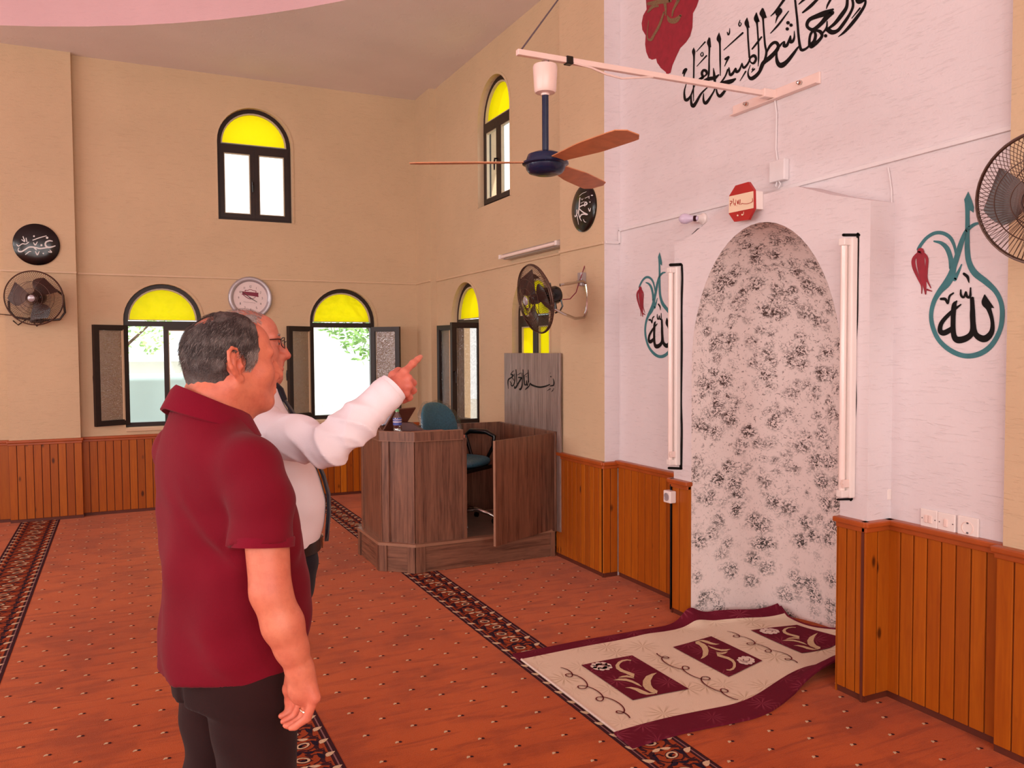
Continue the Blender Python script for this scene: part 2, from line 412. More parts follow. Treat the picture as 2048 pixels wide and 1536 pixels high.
# --- left wall (far wall with the clock)
mb = MB(); P = lambda u, z, d: V((u, Y1+d, z))
wall_face(mb, [(-.37, 0), (XR+.3, 0), (XR+.3, ZC), (-.37, ZC)], [arch_outline(c, h, a, b) for c, h, a, b in W1W], P, DEP)
wall_face(mb, [(-7, 0), (-.96, 0), (-.96, ZC), (-7, ZC)], [arch_outline(c, h, a, b) for c, h, a, b in [(-2.3, .362, .84, 1.9), (-4.2, .362, .84, 1.9), (-3.25, .372, 2.94, 3.73)]], P, DEP)
mb.box((-.96, YP, 0), (-.37, Y1+.1, ZC))
struct(mb, 'wall_left', M_TAN)
# --- right wall (with the prayer niche); built from recess, corner column, two pillars, pink field and niche surround
mb = MB(); P = lambda u, z, d: V((XR+d, u, z))
wall_face(mb, [(5.3, 0), (8.6, 0), (8.6, ZC), (5.3, ZC)], [arch_outline(c, h, a, b) for c, h, a, b in W2W], P, DEP)
mb.box((XCOL, 8.45, 0), (XR+.1, Y1+.05, ZC))
mb.box((XPL, 4.825, 0), (XR+.1, 5.45, ZC))
mb.box((XPR, -4.6, 0), (XR+.3, 2.03, ZC))
NY0, NY1, NC, NHW, NSP, NH = 2.737, 3.827, 3.282, .545, 1.48, .747
MX = 2.97                                   # front of the niche surround
ell = lambda n=28: [(NC+NHW*math.cos(PI*i/n), NSP+NH*math.sin(PI*i/n)) for i in range(n+1)]
nich = [(NY0, 0), (NY0, NSP)]+ell()[1:-1][::-1]+[(NY1, NSP), (NY1, 0)]
# pink field: wall with the niche hole (hidden behind the surround)
Pk = lambda u, z, d: V((XPK+d, u, z))
polyo = [(2.0, 0), (NY0, 0)]+nich[1:-1]+[(NY1, 0), (4.84, 0), (4.84, ZC), (2.0, ZC)]
tr = tessellate_polygon([[V((a, b, 0)) for a, b in polyo]])
mb.add([Pk(a, b, 0) for a, b in polyo], [tuple(t) for t in tr], 1)
mb.box((XPL+.001, 4.8235, 0), (XR, 4.8265, ZC), 1)    # painted side of the pillar
# surround: gabled slab
sur = [(2.585, 0), (NY0, 0)]+nich[1:-1]+[(NY1, 0), (3.995, 0), (3.995, 2.205), (3.86, 2.225), (3.50, 2.365), (3.02, 2.365), (2.80, 2.285), (2.585, 2.225)]
tr = tessellate_polygon([[V((a, b, 0)) for a, b in sur]])
mb.add([V((MX, a, b)) for a, b in sur], [tuple(t) for t in tr], 1)
oc = [(3.995, 0), (3.995, 2.205), (3.86, 2.225), (3.50, 2.365), (3.02, 2.365), (2.80, 2.285), (2.585, 2.225), (2.585, 0)]
vs = [V((MX, a, b)) for a, b in oc]+[V((XPK, a, b)) for a, b in oc]; n = len(oc)
mb.add(vs, [(i, i+1, i+1+n, i+n) for i in range(n-1)], 1)
# niche: concave shell
rows = []; zs = [0, .25, .5, .75, 1, 1.25, NSP]+[NSP+NH*math.sin(PI/2*i/12) for i in range(1, 13)]
for z in zs:
    hw = NHW if z <= NSP else NHW*math.sqrt(max(0, 1-((z-NSP)/NH)**2)); dp = .62*max(.0, hw/NHW)
    row = []
    for k in range(25):
        a = PI*k/24; ca, sa = math.cos(a), math.sin(a)
        ca = math.copysign(abs(ca)**.75, ca); sa = sa**.75
        row.append(V((MX+dp*sa, NC+hw*ca, z)))
    rows.append(row)
vs = [p for r in rows for p in r]; fs = []
for i in range(len(rows)-1):
    for k in range(24): fs.append((i*25+k, i*25+k+1, (i+1)*25+k+1, (i+1)*25+k))
mb.add(vs, fs, 2)
wall_right = struct(mb, 'wall_right', [M_TAN, M_PINK, M_SPONGE], smooth=25, fixn=False)
# --- walls behind the camera, ceiling with its round drum, floor
mb = MB(); mb.box((-7.2, -4.6, 0), (-7.0, 9.2, ZC)); struct(mb, 'wall_near', M_TAN)
mb = MB(); mb.box((-7.0, -4.8, 0), (3.4, -4.6, ZC)); struct(mb, 'wall_rear', M_TAN)
mb = MB(); DC = (-2.911, 2.603); DR = 6.117; n = 96
DR2 = min(DR, 5.9)
circ = [(DC[0]+DR*math.cos(2*PI*i/n), DC[1]+DR*math.sin(2*PI*i/n)) for i in range(n)]
sq = [(-7.2, -4.8), (3.6, -4.8), (3.6, 9.2), (-7.2, 9.2)]
hole = [(min(3.0, max(-7, x)), max(-4.6, y)) for x, y in circ]
tr = tessellate_polygon([[V((a, b, 0)) for a, b in sq], [V((a, b, 0)) for a, b in hole]])
mb.add([V((a, b, ZC)) for a, b in sq+hole], [tuple(t) for t in tr], 0)
vs = [V((a, b, ZC)) for a, b in hole]+[V((a, b, ZC+1.0)) for a, b in hole]
mb.add(vs, [(i, (i+1) % n, (i+1) % n+n, i+n) for i in range(n)], 1)
mb.add([V((a, b, ZC+1.0)) for a, b in hole], [tuple(range(n))], 1)
struct(mb, 'ceiling', [M_CEIL, M_DOME], fixn=False)

# --- floor: red carpet woven with dots and three arabesque bands
mb = MB()
mb.add([V((-7.2, -4.8, 0)), V((3.7, -4.8, 0)), V((3.7, 9.3, 0)), V((-7.2, 9.3, 0))], [(0, 1, 2, 3)], 0)
def flat(pts, z, mi): mb.add([V((x, y, z)) for x, y in pts], [tuple(range(len(pts)))], mi)
BANDS = [(-.885, -.56), (.48, .735), (1.765, 2.012)]
def zone_dots(x0, x1, px, py, y0=.6, y1=8.8):
    k0 = int((x0-px)/.105)-1; k1 = int((x1-px)/.105)+1
    for k in range(k0, k1+1):
        for m in range(int((y0-py)/.118)-1, int((y1-py)/.118)+2):
            if (k+m) % 2: continue
            x = px+k*.105; y = py+m*.118
            if not (x0+.03 < x < x1-.03 and y0 < y < y1): continue
            d = (x*.43+y*.9); x += random.uniform(-.004, .004); y += random.uniform(-.004, .004)
            s = 1.0
            # little sprig: cream petals and a dark bud, pointing along the row
            flat([(x-.013*s, y+.004), (x-.004, y+.0095), (x+.003, y+.003), (x-.001, y-.006), (x-.009, y-.005)], .0012, 2)
            flat([(x-.016*s, y-.004), (x-.010, y+.001), (x-.007, y-.006), (x-.013, y-.009)], .0013, 2)
            flat([(x+.002, y-.007), (x+.011, y-.010), (x+.016, y-.003), (x+.010, y+.005), (x+.003, y+.003)], .0014, 1)
zone_dots(.735, 1.765, 1.394, 4.078); zone_dots(2.012, 3.1, 2.806, 2.55, .6, 5.6); zone_dots(-.56, .48, .02, 4.0); zone_dots(-2.2, -.885, -1.6, 4.02, 3.5)
def petal(cx, cy, ang, L, W, z, mi, bend=.0):
    pts = []
    for i in range(9):
        t = i/8; wv = W*math.sin(PI*t**.8); pts.append((t*L, wv+bend*math.sin(PI*t)))
    for i in range(7, 0, -1):
        t = i/8; wv = W*math.sin(PI*t**.8); pts.append((t*L, -wv*.7+bend*math.sin(PI*t)))
    c, s = math.cos(ang), math.sin(ang)
    flat([(cx+x*c-y*s, cy+x*s+y*c) for x, y in pts], z, mi)
def ringp(cx, cy, rx, ry, t, z, mi, ang=0, n=14):
    c, s = math.cos(ang), math.sin(ang); vs = []
    for r in (1, 1-t):
        for i in range(n):
            a = 2*PI*i/n; x, y = rx*r*math.cos(a), ry*r*math.sin(a); vs.append(V((cx+x*c-y*s, cy+x*s+y*c, z)))
    mb.add(vs, [(i, (i+1) % n, (i+1) % n+n, i+n) for i in range(n)], mi)
def line(pts, wd, z, mi):
    C = crom([(x, y, wd) for x, y in pts], 5); vs = []; fs = []
    for i, c in enumerate(C):
        a = C[max(0, i-1)]; b = C[min(len(C)-1, i+1)]; d = (b-a)[:2]; l = np.hypot(*d) or 1
        vs += [V((c[0]-d[1]/l*wd/2, c[1]+d[0]/l*wd/2, z)), V((c[0]+d[1]/l*wd/2, c[1]-d[0]/l*wd/2, z))]
    for i in range(len(C)-1): fs.append((2*i, 2*i+1, 2*i+3, 2*i+2))
    mb.add(vs, fs, mi)
for bi, (a, b) in enumerate(BANDS):
    y0, y1 = .5, 8.88; wd = b-a
    flat([(a, y0), (b, y0), (b, y1), (a, y1)], .0008, 3)
    for e, sgn in ((a, 1), (b, -1)):
        for q0, q1, mi in ((0, .016, 1), (.016, .022, 5), (.022, .034, 1)):
            xs = sorted((e+sgn*q0, e+sgn*q1)); flat([(xs[0], y0), (xs[1], y0), (xs[1], y1), (xs[0], y1)], .0011, mi)
    per = .118; cx = (a+b)/2; hw = wd/2-.036; sc = wd/.25
    for m in range(int((y1-y0)/per)):
        y = y0+per*(m+.5); sg = 1 if m % 2 else -1
        # centre rosette, drop medallions, curling leaves and stems
        ringp(cx+sg*.012, y, .030*sc, .022, .35, .0016, 2, .5*sg); ringp(cx+sg*.012, y, .034*sc, .026, .14, .0015, 1, .5*sg); petal(cx+sg*.012-.015, y, .3*sg, .032, .007, .0017, 4)
        for q in (-1, 1):
            ex = cx+q*hw*.86
            petal(ex, y-.012, PI/2-q*.9, .052, .016, .0017, 2, .004); petal(ex-q*.012, y-.02, PI/2+q*.3, .058, .015, .0015, 4, -.006*q)
            petal(ex-q*.008, y+.03, -PI/2+q*.5, .04, .012, .0016, 1, .004)
            petal(cx+q*hw*.5, y+.05, PI/2+q*1.25, .05, .013, .0017, 2 if m % 2 else 4, .004*q); petal(cx+q*hw*.42, y+.058, -q*.5+(PI if q < 0 else 0), .055, .013, .0015, 1, .006)
            line([(cx+q*.02, y-.05), (cx+q*hw*.55, y-.03), (cx+q*hw*.72, y+.012), (cx+q*hw*.4, y+.028), (cx+q*hw*.25, y+.005)], .008, .0013, 1)
            line([(cx+q*hw*.95, y-.055), (cx+q*hw*.7, y-.045), (cx+q*hw*.9, y+.055)], .007, .0012, 1)
        for q in (-1, 1):
            petal(cx+q*hw*.3, y-.018, q*1.0+PI/2, .05, .010, .00125, 1, .005*q); petal(cx+q*hw*.62, y-.052, -q*.4+PI/2, .045, .010, .00128, 1, .004)
        petal(cx-.004*sg, y+.043, sg*1.2, .04, .012, .0014, 1, .006); petal(cx-.03, y-.055, .1*sg, .06, .010, .0013, 1, .01*sg)
struct(mb, 'floor', [M_CARPET, M_PDARK, M_PCREAM, M_PGROUND, M_PNAVY, M_PMAUVE], fixn=False)

# --- pine wainscot: boards, cap rail
WN = [0]
def wainscot(a, b, nrm, z1, bw=.105, z0=.03):
    # a,b plan points of the FRONT plane running left->right as seen; nrm points into the room
    a = V((a[0], a[1], 0)); b = V((b[0], b[1], 0)); nrm = V((nrm[0], nrm[1], 0)); d = (b-a); L = d.length; d.normalize()
    m = basis(a, d, nrm, V((0, 0, 1))); mb = MB(); n = max(1, round(L/bw)); s = L/n
    mb.box((0, -.022, 0), (L, -.008, z1), 1, m)
    for i in range(n): mb.bbox((i*s+.0028, -.012, z0), ((i+1)*s-.0028, 0, z1-.01), .003, 0, m)
    WN[0] += 1; o = struct(mb, 'trim_%d' % WN[0], [M_PINE, M_GROOVE])
    mb = MB(); mb.bbox((-.012, -.026, z1-.012), (L+.012, .022, z1+.013), .006, 0, m); mb.bbox((-.004, -.02, z1-.035), (L+.004, .008, z1-.012), .004, 0, m)
    WN[0] += 1; struct(mb, 'trim_%d' % WN[0], [M_RAIL])
wainscot((-.37, Y1-.025), (3.05, Y1-.025), (0, -1), .755, .07)
wainscot((-.965, YP-.025), (-.36, YP-.025), (0, -1), .757, .066)
wainscot((-6.9, Y1-.025), (-.96, Y1-.025), (0, -1), .757, .098)
wainscot((2.98, 5.49), (2.98, 4.81), (-1, 0), .793, .061)
wainscot((2.98, 4.808), (3.10, 4.808), (0, -1), .793, .06)
wainscot((3.095, 4.80), (3.095, 3.998), (-1, 0), .80, .083)
wainscot((2.95, 4.0), (2.95, NY1+.005), (-1, 0), .797, .08)
wainscot((2.95, NY0-.005), (2.95, 2.575), (-1, 0), .80, .055)
wainscot((2.946, 2.572), (3.105, 2.572), (0, -1), .80, .07)
wainscot((3.095, 2.58), (3.095, 2.045), (-1, 0), .80, .066)
wainscot((3.045, 2.04), (3.045, -4.5), (-1, 0), .80, .072)
wainscot((2.95, 4.004), (3.12, 4.004), (0, 1), .797, .08)
mb = MB(); 
for x0, y0, x1, y1 in ((2.951, NY1+.001, 2.985, NY1+.006), (2.951, NY0-.006, 2.985, NY0-.001)): mb.box((x0-.001, y0, 0.0), (x1, y1, .79))
struct(mb, 'trim_30', M_PINE)

# --- windows
WI = [0]
def ring(mb, outer, inner, P, d0, d1, mi=0):
    n = len(outer)
    vs = [P(a, b, d0) for a, b in outer]+[P(a, b, d0) for a, b in inner]+[P(a, b, d1) for a, b in outer]+[P(a, b, d1) for a, b in inner]
    fs = []
    for i in range(n):
        j = (i+1) % n
        fs += [(i, j, j+n, i+n), (i+2*n, i+3*n, j+3*n, j+2*n), (i, i+2*n, j+2*n, j), (i+n, j+n, j+3*n, i+3*n)]
    mb.add(vs, fs, mi)
def rect(u0, u1, z0, z1): return [(u0, z0), (u1, z0), (u1, z1), (u0, z1)]
def window(uc, hw, z0, zs, P3, left=None, right=None, zt=None, glass=None, dep=.055, tag_label=None):
    """P3(u, inward, z); left/right = opening angle in degrees of each sash"""
    glass = glass or M_GLASS; zt = zt or zs-.03
    P = lambda u, z, d: P3(u, -dep-d, z)
    WI[0] += 1; mb = MB(); F = .042
    ring(mb, arch_outline(uc, hw, z0, zs), arch_outline(uc, hw, z0, zs, F), P, 0, .06)
    iz = zt-.03
    def bar(u0, u1, a, b, d0, d1, mi=0):
        p = [P(u, z, d) for d in (d0, d1) for z in (a, b) for u in (u0, u1)]
        mb.add(p, [(0, 1, 3, 2), (4, 6, 7, 5), (0, 4, 5, 1), (2, 3, 7, 6), (0, 2, 6, 4), (1, 5, 7, 3)], mi)
    bar(uc-hw+F*.5, uc+hw-F*.5, zt-.03, zt+.022, -.004, .056)
    fr = struct(mb, 'window_%d' % WI[0], M_FRAME)
    # lunette: bead and yellow pane
    n = 20; a0 = hw-F
    lun = lambda o: [(uc+(a0-o)*math.cos(PI*i/n), max(zt+.022+o, zs+(a0-o)*math.sin(PI*i/n))) for i in range(n+1)]
    mb = MB(); ring(mb, lun(0), lun(.014), P, -.002, .03); mb.build('glazing_bead', M_FRAMEL, fr)
    mb = MB(); L = lun(.008); mb.add([P(a, b, .022) for a, b in L], [tuple(range(len(L)))]); tag(mb.build('lunette_pane', M_YGLASS, fr), 'yellow textured glass')
    # sashes
    for side, ang in ((-1, left), (1, right)):
        ang = math.radians(ang or 0); hinge = uc+side*(hw-F*.6); W = hw-F*.6-.0005
        def S(u, z, d, hinge=hinge, side=side, ang=ang):     # u from the hinge, d outward
            return P3(hinge-side*u*math.cos(ang)-d*side*math.sin(ang), -dep+.004+(.008 if ang > .01 else 0)+u*math.sin(ang)-d*math.cos(ang), z)
        sb = MB(); za, zb = z0+F*.7, zt-.022; fw = .044
        ring(sb, rect(0, W, za, zb), rect(fw, W-fw, za+fw, zb-fw), S, -.006, .036)
        so = sb.build('sash', M_FRAME, fr)
        sb = MB(); ring(sb, rect(fw, W-fw, za+fw, zb-fw), rect(fw+.009, W-fw-.009, za+fw+.009, zb-fw-.009), S, .002, .03); sb.build('sash_bead', M_FRAMEL if ang < .01 else M_FRAME, so)
        sb = MB(); g = rect(fw+.004, W-fw-.004, za+fw+.004, zb-fw-.004); sb.add([S(a, b, .018) for a, b in g], [(0, 1, 2, 3)])
        sb.build('pane', glass if ang < .01 else M_PGLASS, so)
        if side < 0 or ang > .01:
            sb = MB(); zm = (za+zb)/2; u = W-fw/2
            sb.tube([S(u, zm+.02, -.006), S(u, zm+.02, -.03), S(u, zm-.015, -.036), S(u, zm-.085, -.036)], [.009, .009, .010, .007], 8)
            sb.build('handle', M_BLACK, so)
P1 = lambda u, i, z: V((u, Y1-i, z))
window(*W1W[0], P1, left=152, right=0)
window(*W1W[1], P1, left=150, right=140)
window(*W1W[2], P1)
P2 = lambda u, i, z: V((XR-i, -u, z))
def w2(i, **k): c, h, a, b = W2W[i]; window(-c, h, a, b, P2, **k)
w2(0, left=168, right=96)
w2(1, glass=M_YGLASS)
w2(2)
for c, h, a, b in [(-2.3, .362, .84, 1.9), (-4.2, .362, .84, 1.9), (-3.25, .372, 2.94, 3.73)]: window(c, h, a, b, P1)
for c, h, a, b in W1W: area('portal', (c, Y1+.12, (a+b)/2+.1), (c, 0, (a+b)/2+.1), 2*h, b-a+h+.1, 1, portal=True)
for c, h, a, b in W2W: area('portal', (XR+.12, c, (a+b)/2+.1), (0, c, (a+b)/2+.1), 2*h, b-a+h+.1, 1, portal=True)
# stone sills under the two low windows of the left wall
for c in (W1W[0][0], W1W[1][0]):
    mb = MB(); mb.bbox((c-.36, Y1-.02, .80), (c+.36, Y1+.1, .835), .005); struct(mb, 'trim_%d' % (40+int(c*2)), M_CABLE)
# ================================================================== PAINTING ON THE NICHE WALL
pw = lambda lift0: (lambda x, y, l: (lambda p: V((p.x-.0012-l-lift0, p.y, p.z)))(onX(x, y, XPK)))
PW = pw(0)
def paint(name, mb, mats, label, parent=None): return tag(mb.build(name, mats, parent or wall_right, fixn=False), label)
# verse in black
mb = MB(); K = crop(1340, 0, 6.68)
for st in [
 [(318,640,8),(318,690,40),(322,760,22),(320,900,18),(318,1050,18),(315,1200,14),(316,1350,8)], [(355,690,8),(470,562,18)],
 [(432,700,8),(412,725,12),(425,752,14),(445,738,14),(442,705,10),(425,700,8)], [(362,885,8),(490,745,18)],
 [(525,500,8),(522,570,46),(528,640,22),(525,800,18),(522,980,22),(505,1050,14)],
 [(400,1060,30),(440,1030,34),(428,980,30),(450,940,30),(485,950,34),(492,990,24),(460,1020,18),(410,1050,24)],
 [(188,1040,8),(195,985,18),(222,925,24),(195,940,28),(172,985,12)],
 [(220,1120,8),(195,1220,18),(202,1320,30),(232,1335,36),(280,1280,22),(320,1170,14),(360,1105,18),(430,1100,36),(520,1055,44),(600,1040,40),(655,1000,16)],
 [(285,1260,14),(285,1370,28),(310,1415,46),(350,1370,34),(420,1250,24),(520,1150,12)],
 [(450,1250,10),(450,1340,26),(480,1378,38),(540,1300,26),(602,1180,18),(596,1040,34),(590,980,26),(582,910,8)],
 [(620,1150,14),(630,1240,24),(670,1285,38),(730,1220,30),(775,1150,14)],
 [(875,1055,22),(820,1085,50),(740,1105,50),(690,1105,30)], [(670,1125,24),(740,1020,18),(775,930,22)],
 [(790,905,14),(805,1000,30),(845,975,30),(880,910,14),(890,960,34),(930,935,26),(965,845,12)], [(965,845,12),(985,905,28),(1030,870,24),(1070,800,18)],
 [(1060,800,16),(1090,760,26),(1130,745,36),(1152,790,28),(1120,845,28),(1080,830,16),(1068,790,12)],
 [(1032,240,8),(1028,310,52),(1040,380,22),(1045,500,20),(1055,640,20),(1065,770,22)],
 [(1155,170,8),(1152,250,54),(1165,320,24),(1175,450,20),(1185,640,20),(1185,780,18),(1180,885,8)],
 [(1100,655,18),(1160,580,24),(1225,495,20)],
 [(1235,110,10),(1238,180,72),(1245,250,26),(1255,400,22),(1272,600,24),(1290,700,28),(1262,820,30),(1190,970,38),(1100,1048,46),(1055,1025,28),(1046,960,14),(1075,870,8)],
 [(658,440,8),(655,520,54),(668,590,22),(672,800,20),(675,1010,10)], [(732,885,8),(770,800,20),(788,760,24),(745,790,30)],
 [(722,668,10),(975,440,22)], [(800,380,6),(797,440,16),(780,465,18),(768,430,10)], [(938,270,8),(922,325,14),(935,352,12),(955,320,12),(940,300,8)],
 [(940,1080,8),(1015,955,18)], [(1112,905,8),(1100,935,14),(1135,920,14),(1090,965,10)]]:
    stroke(mb, [(x, y, w_*1.14) for x, y, w_ in st], PW, 0, K)
dot(mb, 828, 1198, 19, PW, 0, K)
fill(mb, [(540,500),(500,560),(530,640),(552,630)], PW, 0, K); fill(mb, [(1250,105),(1205,190),(1250,250),(1297,235)], PW, 0, K); fill(mb, [(1160,165),(1128,240),(1160,300),(1202,290)], PW, 0, K); fill(mb, [(1036,235),(1005,290),(1040,370),(1068,372)], PW, 0, K)
K = crop(1520, 0, 8.533)
for st in [
 [(0,1185,34),(60,1075,60),(170,985,66),(265,890,60),(315,800,50),(290,735,50),(235,730,46),(170,790,40),(110,905,22)],
 [(300,845,22),(360,760,30),(420,705,14),(415,780,54),(470,760,44),(522,605,12),(520,705,54),(560,705,44),(588,640,30),(588,530,10)],
 [(290,880,24),(285,980,40),(310,1080,62),(370,1115,82),(460,1055,60),(560,935,48),(640,825,30),(675,785,16)],
 [(598,-40,30),(640,350,34),(660,600,36),(688,800,42),(720,855,46),(790,830,34),(850,775,30)],
 [(850,780,46),(848,680,38),(870,580,38),(920,530,38),(952,600,44),(930,700,50),(880,770,70)],
 [(880,785,80),(980,720,52),(1060,620,44),(1035,545,54),(960,520,36),(900,520,34)],
 [(1250,160,30),(1120,225,84),(980,275,70),(850,335,56),(805,420,48),(835,480,48),(920,505,56),(1050,400,60),(1150,285,74),(1240,215,60)],
 [(1080,560,26),(1140,470,30),(1150,365,16)], [(1150,500,70),(1230,550,74),(1330,520,52),(1430,400,50),(1540,230,40),(1590,100,40),(1575,-40,40)],
 [(1180,480,36),(1280,400,50),(1400,250,62),(1480,120,50),(1495,-40,40)], [(1340,628,10),(1450,540,40),(1600,370,52),(1740,180,44),(1800,60,36),(1795,-40,30)],
 [(1650,-10,50),(1690,30,70),(1780,-10,60)], [(1570,312,12),(1710,140,26)], [(188,275,12),(280,180,30),(440,-40,40)],
 [(268,395,8),(300,290,30),(352,195,56),(330,160,50),(290,205,44),(285,255,20)], [(185,568,14),(320,420,30),(492,192,16)],
 [(668,72,16),(790,-40,46)], [(732,215,26),(860,110,48),(1010,-40,40)], [(1135,150,12),(1160,80,30),(1225,-40,36)]]:
    stroke(mb, [(x, y, w_*1.14) for x, y, w_ in st], PW, 0, K)
for x, y, r in ((483,390,32),(535,430,30),(470,495,30),(1125,612,30)): dot(mb, x, y, r, PW, 0, K)
paint('painted_verse', mb, M_PAINTK, 'black Arabic calligraphy painted across the wall above the niche')
# red medallion with gold brushwork
mb = MB(); K = crop(1270, 0, 9.035)
fill(mb, [(200,0),(212,170),(150,280),(122,420),(135,540),(195,640),(185,800),(205,940),(250,1050),(310,1080),(385,1060),(400,1130),(470,1230),(560,1305),(598,1460),(612,1330),(645,1320),(680,1180),(740,1040),(820,870),(930,760),(1000,650),(1040,500),(1045,380),(1050,240),(1115,120),(1155,0),(1165,-160),(1050,-300),(850,-380),(675,-520),(520,-390),(330,-310),(190,-150)], PW, 0, K)
G = lambda x, y, l: PW(x, y, l+.0012)
for st in [[(590,290,20),(640,370,84),(740,370,96),(830,280,40)], [(545,40,60),(560,160,40),(562,270,26)], [(530,220,26),(450,450,46),(350,630,44),(290,720,50),(228,665,16),(252,370,10)], [(790,0,60),(700,180,36),(676,290,26)], [(250,70,60),(420,40,80),(640,10,70)], [(240,220,30),(330,120,60),(420,110,40)]]:
    stroke(mb, st, G, 1, K)
paint('painted_medallion', mb, [M_PAINTR, M_PAINTG], 'crimson lobed medallion with gold brushwork')
# the flask-and-tulip emblem, right and left of the niche
def flask(name, dy, dz, label):
    mb = MB(); K = crop(1800, 370, 4.265)
    Q = lambda x, y, l: PW(x, y, l)+V((0, dy, dz)); Q2 = lambda x, y, l: Q(x, y, l+.0012)
    for st in [
     [(585,70,8),(582,140,50),(578,220,38),(578,330,38),(576,440,40),(577,560,46),(592,660,48),(640,750,56),(740,830,52),(820,910,42),(866,1010,40),(874,1130,42),(850,1250,40),(780,1370,44),(680,1440,46),(560,1458,42),(440,1415,42),(340,1330,38),(285,1220,38),(268,1110,36),(290,1000,38),(340,910,46),(400,840,66),(440,770,64),(460,700,50),(480,640,46),(510,540,46),(545,440,38),(580,380,32),(640,335,26),(700,322,14)],
     [(445,710,50),(432,620,42),(402,540,42),(352,495,30),(292,480,14)], [(480,600,16),(465,520,26),(430,450,32),(370,412,32),(300,410,30),(230,450,28),(180,510,28),(158,550,30)], [(468,805,34),(500,740,24),(527,678,10)]]:
        stroke(mb, st, Q, 0, K)
    fill(mb, [(585,55),(550,125),(566,210),(598,215),(630,236),(634,190),(612,120)], Q2, 0, K)
    for st in [[(172,568,20),(122,630,32),(124,700,34),(158,790,22),(188,860,14),(188,925,8)], [(180,565,60),(180,660,70),(196,770,58),(214,860,30),(222,930,12)], [(190,568,20),(232,625,26),(230,720,22),(232,800,18),(266,878,8)], [(236,893,16),(276,906,8)]]:
        stroke(mb, st, Q2, 1, K)
    for st in [[(550,758,24),(580,785,26),(592,832,8)], [(522,895,12),(525,940,20),(548,958,18),(566,910,12),(576,952,22),(602,950,22),(606,878,12)], [(352,972,22),(390,975,26),(412,1012,14),(425,950,18),(458,922,14)],
     [(725,940,12),(733,1000,70),(762,1060,42),(790,1160,32),(786,1250,44),(740,1306,58),(690,1306,56),(642,1260,46),(625,1150,42),(615,970,30)],
     [(622,965,26),(622,1100,46),(622,1240,46),(580,1300,52),(500,1322,58),(462,1280,46),(456,1150,42),(465,1030,42),(487,990,12)], [(522,1020,12),(440,1085,30),(362,1170,36),(345,1238,42),(375,1262,48),(430,1235,42),(460,1200,22)]]:
        stroke(mb, st, Q2, 2, K)
    fill(mb, [(727,932),(700,990),(745,1045),(808,1050)], Q2, 2, K)
    return paint(name, mb, [M_PAINTT, M_PAINTR, M_PAINTK], label)
flask('painted_emblem', 0, 0, 'teal flask outline with black lettering and a red tulip, right of the niche')
flask('painted_emblem', 2.115, -.012, 'teal flask outline with black lettering and a red tulip, left of the niche')
# smudged black outline around the right and left tube lights
mb = MB(); SX = lambda x, y, l: (lambda p: V((p.x-.001-l, p.y, p.z)))(onX(x, y, MX))
for st in [[(1687,470,6),(1718,470,6)], [(1716,468,6),(1715,560,5),(1713,640,7),(1709,720,5),(1710,800,8),(1706,880,6),(1705,960,8),(1702,1000,5)], [(1675,999,4),(1704,998,5)]]: stroke(mb, st, SX)
for st in [[(1341,530,6),(1362,529,6)], [(1364,530,4),(1365,560,4),(1363,620,5),(1364,700,4),(1362,800,5),(1364,860,4),(1362,936,6)], [(1338,936,5),(1363,937,5)]]: stroke(mb, st, SX)
paint('painted_outline', mb, M_PAINTK, 'smudged black paint around the tube lights')

# ================================================================== TUBE LIGHTS, BULB, SIGN, TRUNKING ON THE NICHE WALL
def batten(px0, pz0, px1, pz1, label, w=.05):
    a = onX(px0[0], px0[1], 2.925); b = onX(px1[0], px1[1], 2.925); z1, z0 = a.z, b.z; y = onX(px0[0]+12, 730, 2.969).y+w*.5
    r = thing('tube_light', label, 'light', (2.97, y, z0), 'tube lights beside the niche')
    m = MB(); m.bbox((2.935, y-w*.5, z0), (2.969, y+w*.5, z1), .006); m.build('batten_body', M_WHITE, r)
    m = MB(); m.tube([(2.918, y+.008, z0+.03), (2.918, y+.008, z1-.03)], .0145, 14); m.build('fluorescent_tube', M_TUBE, r, smooth=True)
    for zz in (z0+.003, z1-.035):
        m = MB(); m.bbox((2.90, y-.012, zz), (2.94, y+.024, zz+.032), .004); m.build('lamp_holder', M_WHITE, r)
    m = MB(); m.bbox((2.90, y-.02, z0+.05), (2.936, y-.006, z0+.085), .002); m.tube([(2.90, y-.013, z0+.068), (2.895, y-.013, z0+.068)], .006, 8); m.build('starter', M_CREAMP, r)
batten((1702, 474), 0, (1690, 996), 0, 'white vertical tube light on the right side of the niche')
batten((1350, 533), 0, (1350, 932), 0, 'white vertical tube light on the left side of the niche')
# tube light on the tan wall
a, b = onX(1000, 512, 3.02), onX(1117, 489, 3.02); zt = (a.z+b.z)/2
r = thing('tube_light', 'grey horizontal tube light high on the tan wall above the fan', 'light', (3.12, (a.y+b.y)/2, zt))
m = MB(); m.bbox((3.04, b.y, zt-.02), (3.119, a.y, zt+.03), .008); m.build('batten_body', M_SILVER, r)
m = MB(); m.tube([(3.018, b.y+.04, zt-.0), (3.018, a.y-.04, zt-.0)], .0145, 12); m.build('fluorescent_tube', M_TUBE, r, smooth=True)
for yy in (b.y+.005, a.y-.035):
    m = MB(); m.bbox((3.0, yy, zt-.018), (3.05, yy+.03, zt+.02), .004); m.build('lamp_holder', M_WHITE, r)
